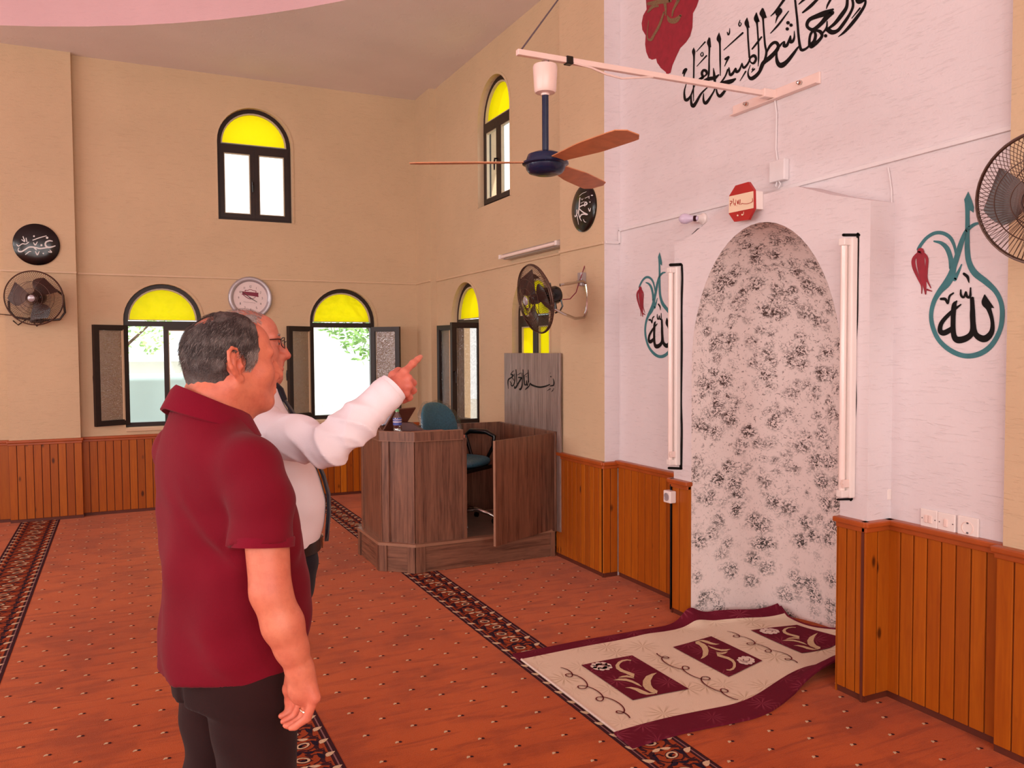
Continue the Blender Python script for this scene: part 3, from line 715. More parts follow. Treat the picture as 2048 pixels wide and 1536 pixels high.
# bulb
c = onX(1400, 437, 3.09); r = thing('light_bulb', 'frosted bulb in a white socket on the pink wall', 'bulb', (XPK, c.y, c.z))
Mx = basis(V((XPK, c.y, c.z)), V((0, 0, 1)), V((0, -1, 0)), V((-1, 0, 0)))
m = MB(); m.lathe([(.032, 0), (.034, .012), (.024, .022), (.021, .05)], Mx); m.build('socket', M_WHITE, r, smooth=True)
Bz = (V((-.55, .8, .05))).normalized(); Bx = Bz.cross(V((0, 0, 1))).normalized(); Mb = basis(V((XPK-.052, c.y+.004, c.z)), Bx, Bz.cross(Bx), Bz)
m = MB(); m.lathe([(.014, -.012), (.014, .018), (.015, .02), (.02, .035), (.030, .06), (.031, .075), (.026, .093), (.012, .104), (.002, .106)], Mb, 24); m.build('glass_bulb', M_BULB, r, smooth=True)
m = MB(); m.lathe([(.0165, .0), (.0165, .016)], Mb, 20); m.build('lamp_base', M_PDARK, r)
m = MB(); m.tube([onX(1405, 452, 3.112), onX(1402, 456, 3.112), onX(1395, 458, 3.112), onX(1384, 469, 3.112)], .003, 6); m.build('loose_wire', M_DKGREY, r)
# red octagonal sign box
S7 = crop(1440, 350, 13.96); SXF = 2.905
proj = lambda x, y, l: (lambda p: V((p.x-.001-l, p.y, p.z)))(onX(x, y, SXF))
oct_ = [(430,295),(790,190),(935,410),(945,930),(785,1250),(395,1305),(245,1080),(255,580)]
pts = [onX(*S7((p[0], p[1], 1))[:2], SXF) for p in oct_]
cy = sum(p.y for p in pts)/8; cz = sum(p.z for p in pts)/8
hy = (max(p.y for p in pts)-min(p.y for p in pts))/2; z0, z1 = min(p.z for p in pts), max(p.z for p in pts)
r = thing('octagonal_sign', 'red and cream octagonal sign box above the niche', 'sign', (2.97, cy, cz))
m = MB(); m.add([p for p in pts]+[p+V((.016, 0, 0)) for p in pts], [tuple(range(8)), tuple(range(8, 16))]+[(i, (i+1) % 8, (i+1) % 8+8, i+8) for i in range(8)]); m.build('sign_panel', M_SIGNR, r)
m = MB(); m.bbox((SXF+.016, cy-hy+.004, z0+.05), (MX, cy+hy-.05, z1-.05), .004); m.build('sign_box', M_WHITE, r)
m = MB(); fill(m, [(258,600),(938,448),(944,922),(250,1066)], proj, 0, S7); band = m.build('cream_band', M_SIGNC, r, fixn=False)
m = MB(); p2 = lambda x, y, l: proj(x, y, l+.0008)
for st in [[(915,650,12),(918,735,18),(860,775,14),(780,800,16),(700,805,16),(620,795,16),(595,830,10)], [(572,690,20),(560,820,20)], [(530,700,16),(512,810,22),(490,720,16)], [(452,690,10),(430,855,14),(420,790,18)], [(380,665,16),(390,820,14)], [(295,735,24),(340,735,20),(335,780,18),(300,800,24),(298,870,10)], [(470,850,10),(480,870,8)]]: stroke(m, st, p2, 0, S7)
m.build('red_script', M_SIGNR, r, fixn=False)
m = MB(); dot(m, 505, 1130, 24, p2, 0, S7); m.build('white_dot', M_SIGNC, r, fixn=False)
m = MB(); dot(m, 630, 1110, 24, p2, 0, S7); stroke(m, [(672,1030,14),(665,1100,14),(640,1120,14)], p2, 0, S7)
m.build('white_script', M_SIGNC, r, fixn=False)

def trunk(name, pts, M, label, w=.02, d=.014, nrm=(-1, 0, 0), group=None):
    mb = MB(); nrm = V(nrm)
    for p, q in zip(pts, pts[1:]):
        p, q = V(p), V(q); e = (q-p); L = e.length; e.normalize(); s = nrm.cross(e)
        mb.bbox((-.004, -w/2, 0), (L+.004, w/2, d), .003, 0, basis(p, e, s, nrm))
    return tag(mb.build(name, M), label, 'cable trunking', group)
zc = 2.34
trunk('cable_trunking', [(-.36, Y1, zc), (3.045, Y1, zc)], M_CABLE, 'tan cable trunking running along the clock wall', nrm=(0, -1, 0))
trunk('cable_trunking', [(-.98, YP, zc), (-.37, YP, zc)], M_CABLE, 'short tan cable trunking across the pilaster between plaque and fan', nrm=(0, -1, 0))
trunk('cable_trunking', [(3.05, 8.92, zc), (3.05, 8.45, zc)], M_CABLE, 'short tan cable trunking on the corner column')
trunk('cable_trunking', [(3.12, 8.44, zc), (3.12, 5.46, 2.335)], M_CABLE, 'tan cable trunking running over the two low windows of the right wall')
trunk('cable_trunking', [(3.0, 5.45, 2.315), (3.0, 4.83, 2.312)], M_CABLE, 'tan cable trunking across the pillar below the black plaque')
trunk('cable_trunking', [(3.01, 4.823, 2.315), (3.105, 4.823, 2.315)], M_CABLEP, 'short pink cable trunking on the side of the pillar', nrm=(0, -1, 0))
trunk('cable_trunking', [(3.12, 4.81, 2.315), (3.12, 4.81, 2.40), (3.12, 3.50, 2.402)], M_CABLEP, 'pink cable trunking with an upright end, left of the niche sign')
trunk('cable_trunking', [(3.12, 3.49, 2.404), (3.12, 2.03, 2.425)], M_CABLEP, 'pink cable trunking above the niche, from the sign to the right pillar')
# loose cable beside the niche with its small switch
mb = MB(); mb.tube([onX(x, y, 3.114) for x, y in ((1776, 335), (1779, 350), (1783, 380), (1784, 420), (1781, 500), (1781, 600), (1778, 700), (1780, 800), (1777, 900), (1776, 978))], .0035, 6)
tag(mb.build('hanging_cable', M_CABLEP, smooth=True), 'thin pink cable hanging down the wall right of the niche', 'cable')
c = onX(1775, 988, 3.11); r = thing('inline_switch', 'small white switch with a red light at the end of the thin cable', 'switch', (3.12, c.y, c.z))
m = MB(); m.bbox((3.095, c.y-.014, c.z-.024), (3.12, c.y+.014, c.z+.024), .004); m.build('body', M_WHITE, r)
m = MB(); m.bbox((3.091, c.y-.005, c.z-.008), (3.097, c.y+.006, c.z+.008), .001); m.build('rocker', M_SIGNR, r)

# wall plates
def plate(px, py, label, kind, s=.082, lab='wall_switch'):
    c = onX(px, py, 3.112); r = thing(lab, label, 'switch' if lab == 'wall_switch' else 'socket', (3.12, c.y, c.z))
    B = basis(V((3.12, c.y, c.z)), V((0, -1, 0)), V((0, 0, 1)), V((-1, 0, 0)))
    m = MB(); m.bbox((-s/2, -s/2, 0), (s/2, s/2, .011), .004, 0, B); m.build('plate', M_WHITE, r)
    if kind == 's':
        m = MB(); m.lathe([(.027, .0), (.027, .0125), (.024, .0135), (.022, .006), (.001, .006)], B, 24); m.build('socket_well', M_CREAMP, r, smooth=True)
        for dx in (-.0095, .0095):
            m = MB(); m.lathe([(.003, .0062), (.003, .0075)], B @ Matrix.Translation((dx, 0, 0)), 8); m.build('contact_hole', M_DKGREY, r)
        for dy in (-.021, .021):
            m = MB(); m.box((-.004, dy-.004, .006), (.004, dy+.004, .013), 0, B); m.build('earth_clip', M_DKGREY, r)
    else:
        for k in range(kind):
            x = (k-(kind-1)/2)*.019
            m = MB(); m.bbox((x-.0085, -.017, .009), (x+.0085, .017, .017), .003, 0, B); m.build('rocker', M_CREAMP, r)
        for dx in (-.031, .031):
            m = MB(); m.lathe([(.0028, .0105), (.0028, .0118)], B @ Matrix.Translation((dx, 0, 0)), 8); m.build('screw', M_DKGREY, r)
plate(1858, 1038, 'square double wall switch, leftmost of the three plates above the wainscot', 2)
plate(1893, 1046, 'square single wall switch in the middle of the three plates above the wainscot', 1)
plate(1936, 1056, 'square wall socket with two holes, rightmost of the three plates', 's', .092, 'wall_socket')
# corner socket on the niche wainscot
c = onX(1340, 993, 2.93); r = thing('socket_box', 'boxy white surface socket on the wainscot left of the niche', 'socket', (2.95, c.y, c.z))
m = MB(); m.bbox((2.905, c.y-.035, c.z-.036), (2.95, c.y+.034, c.z+.036), .006); m.build('housing', M_WHITE, r)
B = basis(V((2.905, c.y, c.z)), V((0, -1, 0)), V((0, 0, 1)), V((-1, 0, 0)))
m = MB(); m.lathe([(.024, -.002), (.024, .003), (.021, .0035), (.02, .001), (.001, .001)], B, 24); m.build('socket_well', M_SILVER, r, smooth=True)
mb = MB(); mb.tube([(2.944, c.y+.012, c.z+.03), (2.944, c.y+.012, .775)], .005, 6); mb.tube([(2.944, c.y+.012, c.z-.03), (2.944, c.y+.012, .02)], .005, 6)
tag(mb.build('socket_cable', M_BLACK), 'black cable running down the wainscot behind the white socket box', 'cable')
# junction box with its drop
c = onX(1560, 342, 3.11); r = thing('junction_box', 'white junction box with a hanging drop on the wall above the niche', 'junction box', (3.12, c.y, c.z))
m = MB(); m.bbox((3.085, c.y-.055, c.z-.055), (3.12, c.y+.055, c.z+.055), .005); m.build('lid', M_CABLEP, r)
m = MB(); m.tube([(3.10, c.y+.01, c.z-.05), (3.098, c.y+.018, c.z-.078), (3.10, c.y, c.z-.09), (3.1, c.y-.014, c.z-.07), (3.10, c.y-.004, c.z-.055)], .004, 6); m.build('cable_loop', M_CABLEP, r, smooth=True)
m = MB(); m.tube([(3.112, c.y+.02, c.z+.05), (3.114, c.y+.035, c.z+.12), (3.112, c.y+.03, c.z+.3), (3.112, c.y+.045, 2.89)], .0045, 6); m.build('drop_cable', M_CABLEP, r, smooth=True)

# ================================================================== CEILING FAN ON ITS WALL BAR
BZ = 2.905; BY = 3.334
r = thing('fan_bar', 'pale pink wall bar reaching out over the niche to carry the ceiling fan', 'bar', (3.12, BY, BZ))
m = MB(); m.bbox((1.62, BY-.013, BZ-.013), (3.10, BY+.013, BZ+.013), .003); m.build('arm', M_CREAMP, r)
m = MB(); m.bbox((3.108, 3.02, BZ-.028), (3.12, 3.65, BZ+.028), .003); m.bbox((3.085, 3.02, BZ-.030), (3.12, 3.65, BZ-.024), .002); m.build('wall_plate', M_CREAMP, r)
for yy in (3.14, 3.53):
    m = MB(); m.lathe([(.012, 0), (.012, .014), (.008, .018), (.008, .026), (.003, .028)], basis(V((3.108, yy, BZ+.006)), V((0, 1, 0)), V((0, 0, 1)), V((-1, 0, 0))), 6); m.build('bolt', M_CHROME, r)
m = MB(); m.bbox((3.03, BY-.022, BZ-.022), (3.11, BY+.022, BZ+.022), .004); m.build('weld_socket', M_CREAMP, r)
m = MB(); m.bbox((1.865, BY-.018, BZ-.018), (1.90, BY+.018, BZ+.018), .004); m.build('black_tape', M_BLACK, r)
a = onD(1048, 93, 3.66); bq = onD(1122, -4, 4.3)
mb = MB(); mb.tube([V((1.64, BY, BZ+.012)), V((1.64, BY, BZ+.012))+(bq-V((1.64, BY, BZ))).normalized()*1.55], .004, 6)
tag(mb.build('suspension_wire', M_DKGREY), 'thin wire running up from the tip of the fan bar to the ceiling', 'wire')
mb = MB(); mb.tube([(1.9, BY-.015, BZ-.012), (1.99, BY-.02, BZ-.022), (2.07, BY-.02, BZ-.04), (2.16, BY-.02, BZ-.048), (2.26, BY-.017, BZ-.03), (2.34, BY-.014, BZ-.014)], .005, 6)
tag(mb.build('slack_cable', M_CREAMP, smooth=True), 'slack pink cable drooping under the fan bar', 'cable')
FX, FY = onY(1091, 330, BY).x, BY; HZ = onY(1091, 326, BY).z
r = thing('ceiling_fan', 'three bladed ceiling fan with a dark blue hub hanging from the wall bar', 'fan', (FX, FY, HZ))
T0 = Matrix.Translation((FX, FY, 0)); px = lambda y: onY(1091, y, BY).z
m = MB(); m.tube([(FX, FY, px(186)), (FX, FY, HZ+.04)], .0155, 14); m.build('down_rod', M_NAVY, r, smooth=True)
zt, zb = px(131), px(186)
m = MB(); m.lathe([(.018, zb-.012), (.02, zb-.004), (.044, zb), (.050, zb+.01), (.056, zt-.01), (.053, zt), (.02, zt)], T0, 32); m.build('canopy', M_CREAMP, r, smooth=True)
m = MB(); m.tube([(FX, FY, zt), (FX, FY, zt+.015), (FX+.014, FY, zt+.03), (FX+.016, FY, zt+.05), (FX+.004, FY, BZ-.03), (FX-.014, FY, BZ-.022), (FX-.018, FY, BZ-.04), (FX-.016, FY, BZ-.05)], .0045, 8); m.tube([(FX+.0, FY, BZ-.028), (FX+.0, FY, BZ+.005)], .007, 8); m.build('hook', M_CHROME, r, smooth=True)
m = MB(); m.tube([(FX+.018, FY+.005, zt), (FX+.022, FY+.008, zt+.03), (FX+.018, FY+.006, BZ-.01)], .004, 8); m.bbox((FX+.01, FY-.004, zt+.03), (FX+.028, FY+.012, zt+.055), .003); m.build('supply_cable', M_BLACK, r)
m = MB(); m.lathe([(.018, HZ+.052), (.05, HZ+.048), (.08, HZ+.036), (.088, HZ+.016), (.088, HZ+.004), (.105, HZ+.002), (.106, HZ-.006), (.092, HZ-.012), (.088, HZ-.03), (.075, HZ-.046), (.045, HZ-.055), (.01, HZ-.056)], T0, 40); m.build('motor_housing', M_NAVY, r, smooth=True)
th0 = math.atan2(-RGT.y, -RGT.x)
for k in range(3):
    th = th0+k*2*PI/3+math.radians(1.5); m = MB(); n = 14; vs = []; R0, R1 = .10, .615
    for i in range(n+1):
        t = i/n; rr = R0+(R1-R0)*t; wdt = .034+.028*min(1, t*2.2)
        if t > .9: wdt *= math.sqrt(max(.02, 1-((t-.9)/.1)**2*.75))
        for s in (-1, 1):
            for h in (0, .004):
                x, y = rr, s*wdt; z = HZ+.0+h+s*-wdt*.16-.004*t+.004*(1-s*s)
                vs.append(V((FX+x*math.cos(th)-y*math.sin(th), FY+x*math.sin(th)+y*math.cos(th), z)))
    fs = []
    for i in range(n):
        a = i*4; b = a+4; fs += [(a, a+2, b+2, b), (a+1, b+1, b+3, a+3), (a, b, b+1, a+1), (a+2, a+3, b+3, b+2)]
    fs += [(0, 1, 3, 2), (n*4, n*4+2, n*4+3, n*4+1)]
    m.add(vs, fs); m.build('blade', M_BLADE, r)

# ================================================================== WALL FANS
def wall_fan(label, c, axis, wallpt, R=.245, up=V((0, 0, 1)), phase=0.0, bracket='loop', group='wall fans'):
    axis = axis.normalized(); x = up.cross(axis).normalized(); y = axis.cross(x); B = basis(c, x, y, axis)
    r = thing('wall_fan', label, 'fan', c, group)
    W = lambda p: B @ V(p)
    # guard: rims and radial wires, front dome and back dome
    m = MB(); 
    circ = lambda rr, z, n=48: [W((rr*math.cos(2*PI*i/n), rr*math.sin(2*PI*i/n), z)) for i in range(n)]
    m.tube(circ(R, 0), .006, 8, closed=True); m.tube(circ(R*.99, .012), .0035, 6, closed=True)
    fr = lambda t: (R*t, .075*(1-t**3.2)); bk = lambda t: (R*t, -.075*(1-t**3.2)-.002)
    m.tube(circ(*fr(.62)), .002, 5, closed=True); m.tube(circ(*bk(.62)), .002, 5, closed=True); m.tube(circ(*fr(.36)), .002, 5, closed=True)
    m.build('guard_rim', M_WIRE, r, smooth=True)
    m = MB(); NW = 88
    for i in range(NW):
        a = 2*PI*i/NW
        for fn, sw in ((fr, .32), (bk, -.32)):
            pts = []
            for t in (.2, .45, .7, .88, .96, 1.0):
                rr, z = fn(t); ang = a+sw*(1-t); pts.append(W((rr*math.cos(ang), rr*math.sin(ang), z)))
            m.tube(pts, .00125, 3, cap=False)
    m.build('guard_wires', M_WIRE, r)
    m = MB(); m.lathe([(.001, .084), (.026, .083), (.031, .079), (.031, .074)], B, 24); bd = m.build('badge', M_SILVER, r, smooth=True)
    m = MB()
    for rr, z in ((.052, .071), (.04, .073)): m.tube(circ(rr, z, 24), .0028, 6, closed=True)
    m.build('badge_ring', M_WIRE, r)
    for k in range(3):
        a0 = phase+k*2*PI/3; m = MB(); vs = []; n = 12
        for i in range(n+1):
            t = i/n; rr = .03+(R*.86-.03)*t; h0 = -.22-.35*t+.25*t*t; h1 = .35+.75*math.sin(PI*min(1, t*.75+.1))*.8-.7*max(0, t-.75)
            for ang, z in ((h0, -.018), (h1, .022)):
                for q in (0, .003): vs.append(W((rr*math.cos(a0+ang), rr*math.sin(a0+ang), z*(.6+.4*t)+q)))
        fs = []
        for i in range(n):
            a = i*4; b = a+4; fs += [(a, a+2, b+2, b), (a+1, b+1, b+3, a+3), (a, b, b+1, a+1), (a+2, a+3, b+3, b+2)]
        fs += [(0, 1, 3, 2), (n*4, n*4+2, n*4+3, n*4+1)]
        m.add(vs, fs); m.build('blade', M_FANB, r)
    m = MB(); m.lathe([(.03, -.03), (.036, -.01), (.034, .03), (.02, .04), (.004, .042)], B, 24); m.build('hub', M_FANB, r, smooth=True)
    m = MB(); m.lathe([(.02, -.19), (.05, -.185), (.062, -.165), (.062, -.10), (.05, -.082), (.03, -.075)], B, 28); m.lathe([(.008, 0), (.008, .03)], basis(W((0, .058, -.13)), x, -axis, y), 8); m.build('motor', M_BLACK, r, smooth=True)
    return r, W
# left, on the pilaster
c = onY(68, 596, 8.6)
r, W = wall_fan('dark wall fan under the round black plaque on the far left pilaster', c, V((-.2, -1, -.1)), None, .243, phase=.62)
m = MB(); Zb = c.z-.235
m.tube([(c.x+.02, 8.66, c.z+.09), (c.x+.17, 8.72, c.z+.085), (c.x+.225, 8.75, c.z+.04), (c.x+.235, 8.77, c.z-.12), (c.x+.19, 8.78, c.z-.185), (c.x+.02, 8.77, c.z-.2), (c.x-.17, 8.78, c.z-.17), (c.x-.215, 8.78, c.z-.11), (c.x-.215, 8.77, c.z-.02)], .011, 8)
m.build('bracket', M_DMETAL, r, smooth=True)
m = MB(); m.tube([(c.x-.19, 8.82, c.z-.2), (c.x-.15, 8.80, c.z-.24), (c.x-.06, 8.80, c.z-.17), (c.x, 8.8, c.z-.25), (c.x+.06, 8.81, c.z-.2)], .006, 6); m.tube([(c.x+.0, 8.69, c.z-.02), (c.x+.0, 8.74, c.z-.1), (c.x+.0, 8.77, c.z-.2)], .02, 10); m.bbox((c.x-.05, 8.76, c.z-.22), (c.x+.05, 8.84, c.z-.18), .006); m.build('stand_clamp', M_DMETAL, r, smooth=True)
m = MB(); m.tube([(c.x-.2, 8.8, c.z-.15), (c.x-.3, 8.82, c.z-.14), (c.x-.45, 8.84, c.z-.13)], .004, 6); m.build('power_cord', M_BLACK, r)
# middle, on the pillar
c = onD(1071, 598, 5.58)
ax = (-RGT*.87-FWD*.42); ax.z = -.2
r, W = wall_fan('brown wall fan turned sideways on a chrome bracket on the tan pillar', c, ax, None, .235, phase=1.9)
m = MB(); q = lambda x, y, D=5.95: onD(x, y, D-.16)
m.tube([q(1120, 570, 5.8), q(1140, 567, 5.85), q(1165, 562, 5.98), q(1172, 568, 6.0), q(1175, 590, 6.0), q(1174, 620, 6.0), q(1168, 635, 5.98), q(1150, 637, 5.9), q(1128, 628, 5.8), q(1105, 616, 5.74)], .0105, 8); m.build('bracket', M_CHROME, r, smooth=True)
m = MB(); m.bbox(tuple(q(1160, 566, 6.0)-V((.004, .02, .02))), (XPL, q(1160, 566, 6.0).y+.03, q(1160, 545, 6.0).z), .003); m.build('wall_clip', M_SILVER, r)
m = MB(); m.tube([q(1122, 600, 5.78), q(1125, 612, 5.78), q(1120, 622, 5.78), q(1110, 626, 5.78)], .006, 6); m.tube([q(1108, 606, 5.74), q(1110, 618, 5.74)], .016, 8); m.build('stand_clamp', M_BLACK, r, smooth=True)
m = MB(); m.tube([q(1126, 599, 5.8), q(1140, 598, 5.86), q(1152, 585, 5.9), q(1160, 560, 5.96), q(1170, 530, 6.02), q(1172, 506, 6.03)], .0035, 6); m.build('power_cord', M_MAROON, r, smooth=True)
# right, on the near pillar
c = onX(2092, 396, 2.82)
ax = V((-1, -.16, -.22))
r, W = wall_fan('large brown wall fan cut by the right edge of the photo', c, ax, None, .224, phase=2.75)
m = MB(); m.tube([(2.9, c.y-.02, c.z), (2.98, c.y-.1, c.z+.1), (3.06, c.y-.16, c.z+.1), (3.06, c.y-.16, c.z-.2), (2.95, c.y-.08, c.z-.22)], .011, 8); m.build('bracket', M_CHROME, r, smooth=True)

# ================================================================== CLOCK AND PLAQUES
c = V((1.226, Y1, 2.14)); r = thing('wall_clock', 'round silver wall clock with a red shield emblem on its dial', 'clock', c)
B = basis(c, V((1, 0, 0)), V((0, 0, 1)), V((0, -1, 0))); Rk = .222
m = MB(); m.lathe([(Rk*.97, 0), (Rk, .015), (Rk*.98, .032), (Rk*.92, .04), (Rk*.87, .034), (Rk*.84, .036), (Rk*.80, .028), (Rk*.76, .016)], B, 56, cap=False); m.build('case', M_SILVER, r, smooth=60)
m = MB(); m.lathe([(Rk*.78, .012), (Rk*.78, .0165)], B, 56); m.build('dial', M_DIAL, r)
pc = lambda x, y, l: B @ V(((x-860)/430*Rk*.62*1.0, -(y-815)/430*Rk*.62*1.0, .0172+l))
m = MB()
for st in [[(700,600,22),(700,570,22),(780,570,18),(860,540,18),(950,572,18),(1030,590,20),(1035,630,22)], [(620,620,26),(1105,655,26)], [(605,700,26),(1105,765,26)], [(1090,655,34),(1090,765,34)], [(640,720,24),(740,800,24),(850,850,20),(960,820,16),(1020,780,18)]]: stroke(m, st, pc)
fill(m, [(615,620),(1105,655),(1105,765),(605,705)], pc); m.build('shield_emblem', M_MAROON, r, fixn=False)
NUM = {'1': [[(0,-3),(0,3)]], '2': [[(-1.6,-2),(0,-3),(1.6,-2),(1,0),(-1.6,3),(1.8,3)]], '3': [[(-1.5,-2.6),(1.2,-2.6),(0,-.4),(1.5,1.2),(0,3),(-1.6,2.4)]], '4': [[(1,3),(1,-3),(-1.8,1),(2,1)]], '5': [[(1.5,-3),(-1.2,-3),(-1.2,-.5),(1.3,0),(1.2,2.4),(-1.6,2.8)]], '6': [[(1.2,-3),(-1.2,0),(-1,2.4),(.6,3),(1.5,1.5),(0,.2),(-1.2,1)]], '7': [[(-1.7,-3),(1.7,-3),(-.4,3)]], '8': [[(0,0),(-1.3,-1.5),(0,-3),(1.3,-1.5),(0,0),(-1.5,1.6),(0,3),(1.5,1.6),(0,0)]], '9': [[(1.3,-.6),(-.6,0),(-1.4,-1.6),(0,-3),(1.3,-1.8),(1.2,1),(-.6,3)]], '0': [[(0,-3),(-1.5,0),(0,3),(1.5,0),(0,-3)]]}
sc = 9.5
for h in range(1, 13):
    m = MB(); a = PI/2-h*PI/6; cx, cy_ = 860+370*math.cos(a), 815-370*math.sin(a); s = str(h)
    for i, ch in enumerate(s):
        ox = (i-(len(s)-1)/2)*34
        for st in NUM[ch]: stroke(m, [(cx+ox+p[0]*sc, cy_+p[1]*sc*1.15, 9) for p in st], pc, 0, None, 4, False)
    m.build('numeral', M_DKGREY, r, fixn=False)
m = MB()
for k in range(9): stroke(m, [(640+k*42, 945+k*4, 12), (665+k*42, 947+k*4, 12)], pc, 0, None, 3, False)
m.build('small_print', M_DKGREY, r, fixn=False)
m = MB(); ph = lambda x, y, l: pc(x, y, l+.006)
stroke(m, [(860,820,24),(1060,945,14)], ph); m.build('hour_hand', M_BLACK, r, fixn=False)
m = MB(); ph2 = lambda x, y, l: pc(x, y, l+.008)
stroke(m, [(860,820,26),(575,610,12)], ph2); m.build('minute_hand', M_BLACK, r, fixn=False)
m = MB(); stroke(m, [(880,870,4),(660,640,4)], lambda x, y, l: pc(x, y, l+.01)); m.build('second_hand', M_SIGNR, r, fixn=False)
def plaque(label, c, B, R, strokes, K, inv, dots=()):
    r = thing('round_plaque', label, 'plaque', c)
    m = MB(); m.lathe([(R, 0), (R, .012), (R*.9, .022), (R*.6, .032), (R*.3, .037), (.004, .039)], B, 48); m.build('disc', M_BLACK, r, smooth=True)
    def pj(x, y, l):
        p = inv(x, y); q = math.hypot(p[0], p[1])/R; z = .0395-.0165*q*q if q < .9 else .026-(q-.9)*.1; return B @ V((p[0], p[1], z+.0015+l))
    m = MB()
    for st in strokes: stroke(m, st, pj, 0, K)
    for x, y, q in dots: dot(m, x, y, q, pj, 0, K)
    m.build('lettering', M_PAINTW, r, fixn=False)
c = V((-.69, YP, 2.589)); B = basis(c, V((1, 0, 0)), V((0, 0, 1)), V((0, -1, 0)))
def inv1(x, y): p = onY(x, y, YP-.03); return (p.x-c1.x, p.z-c1.z)
c1 = c
plaque('round black plaque with white script above the far left wall fan', c, B, .192, [[(700,350,12),(660,345,18),(615,365,20),(608,405,22),(640,432,22),(690,428,18),(738,412,12)], [(640,435,16),(540,450,18),(490,440,18),(440,430,18),(390,432,18),(340,460,18),(290,488,18),(250,485,18),(243,460,12),(255,440,10)], [(450,372,10),(472,402,16),(500,362,10)], [(475,490,10),(500,532,16),(525,488,10)], [(440,338,12),(530,305,12),(620,280,10)], [(308,290,12),(332,355,14),(290,330,10)], [(350,310,12),(360,360,12)], [(225,395,12),(250,415,14),(300,385,12),(345,390,12),(385,365,12)], [(340,528,10),(390,492,12),(415,490,10)], [(650,492,14),(690,498,12),(668,470,12)], [(455,435,20),(485,465,16)]], crop(0, 430, 6.68), inv1, ((630,305,16),(555,405,14),(580,515,10),(455,285,12)))
c2 = V((XPL, 5.085, 2.585)); B = basis(c2, V((0, -1, 0)), V((0, 0, 1)), V((-1, 0, 0)))
def inv2(x, y): p = onX(x, y, XPL-.03); return (-(p.y-c2.y), p.z-c2.z)
plaque('round black plaque with white script on the tan pillar', c2, B, .166, [[(495,540,22),(485,760,26),(470,900,26),(490,1010,22),(525,1085,14)], [(480,770,22),(560,722,26),(620,712,30),(655,680,28),(630,640,24),(608,680,20),(612,745,12)], [(480,790,26),(560,870,26),(655,932,32)], [(500,1000,20),(530,945,28),(590,925,30),(640,940,26)], [(432,830,26),(430,920,28),(380,990,20),(365,950,12)], [(435,960,20),(450,1170,8)], [(682,788,14),(705,862,16),(725,785,12)], [(568,1050,12),(590,1105,16),(618,1112,10)], [(478,500,10),(540,440,10),(625,398,8)], [(610,552,10),(700,500,10)], [(530,560,10),(545,590,10),(570,560,10)], [(520,670,10),(600,630,10)]], crop(1120, 350, 11.82), inv2, ((715,640,14),(740,480,14),(695,542,12)))
# ================================================================== PREACHER'S BOOTH
r = thing('preaching_booth', 'walnut wooden preaching booth with an open door and a tall lettered back board', 'booth', (2.3, 6.0, 0))
XL, YF, YB = 1.645, 5.50, 6.47; CH = [(XL, 5.69), (1.852, YF)]     # chamfered corner
def panel(m, a, b, z0, z1, th, mi=0, edge=.0):
    a = V((a[0], a[1], 0)); b = V((b[0], b[1], 0)); d = b-a; L = d.length; d.normalize(); nr = V((-d.y, d.x, 0))
    m.bbox((0, 0, z0), (L, th, z1), .002, mi, basis(a, d, nr, V((0, 0, 1))))
# plinth with posts
m = MB(); ol = [(XL, 6.25), CH[0], CH[1], (2.972, YF)]
for a, b in zip(ol, ol[1:]): panel(m, a, b, 0, .185, .018)
panel(m, (1.80, 6.47), (XL, 6.25), 0, .185, .018)
m.build('plinth', M_LAMH, r)
def off(p, d): # inset towards booth centre
    c = V((2.35, 6.05)); q = V(p)-c; return tuple(c+q*(1-d/q.length))
def strip(a, b, t, wd, z0, z1, out=.012):     # upright strip centred at t along a->b
    a_ = V((a[0], a[1], 0)); b_ = V((b[0], b[1], 0)); d = (b_-a_).normalized(); nr = V((-d.y, d.x, 0)); p = a_+d*t
    m.bbox((-wd/2, -out, z0), (wd/2, .016, z1), .002, 0, basis(p, d, nr, V((0, 0, 1))))
Lc = math.dist(*CH)
for a, b, t, wd in ((CH[0], CH[1], .03, .06), (CH[0], CH[1], Lc-.03, .06), (CH[1], (2.972, YF), .035, .07), ((XL, 6.25), CH[0], .03, .06), ((XL, 6.25), CH[0], .53, .06), (CH[1], (2.972, YF), 1.10, .035)):
    m = MB(); strip(a, b, t, wd, 0, .188); m.build('plinth_post', M_LAM, r)
m = MB(); top = [(XL-.012, 6.26), (XL-.012, 5.685), (1.847, YF-.014), (2.972, YF-.014), (2.972, YF+.05), (1.87, YF+.05), (1.70, 5.71), (1.70, 6.26)]
m.prism(top, .02, Matrix.Translation((0, 0, .188))); m.build('plinth_ledge', M_EDGE, r)
m = MB(); m.prism([(1.68, 6.4), (1.68, 5.72), (1.87, YF+.03), (2.97, YF+.03), (2.97, 6.45), (1.8, 6.45)], .018, Matrix.Translation((0, 0, .182))); m.build('platform', mat('booth_floor', (126, 106, 92), .7, var=.12), r)
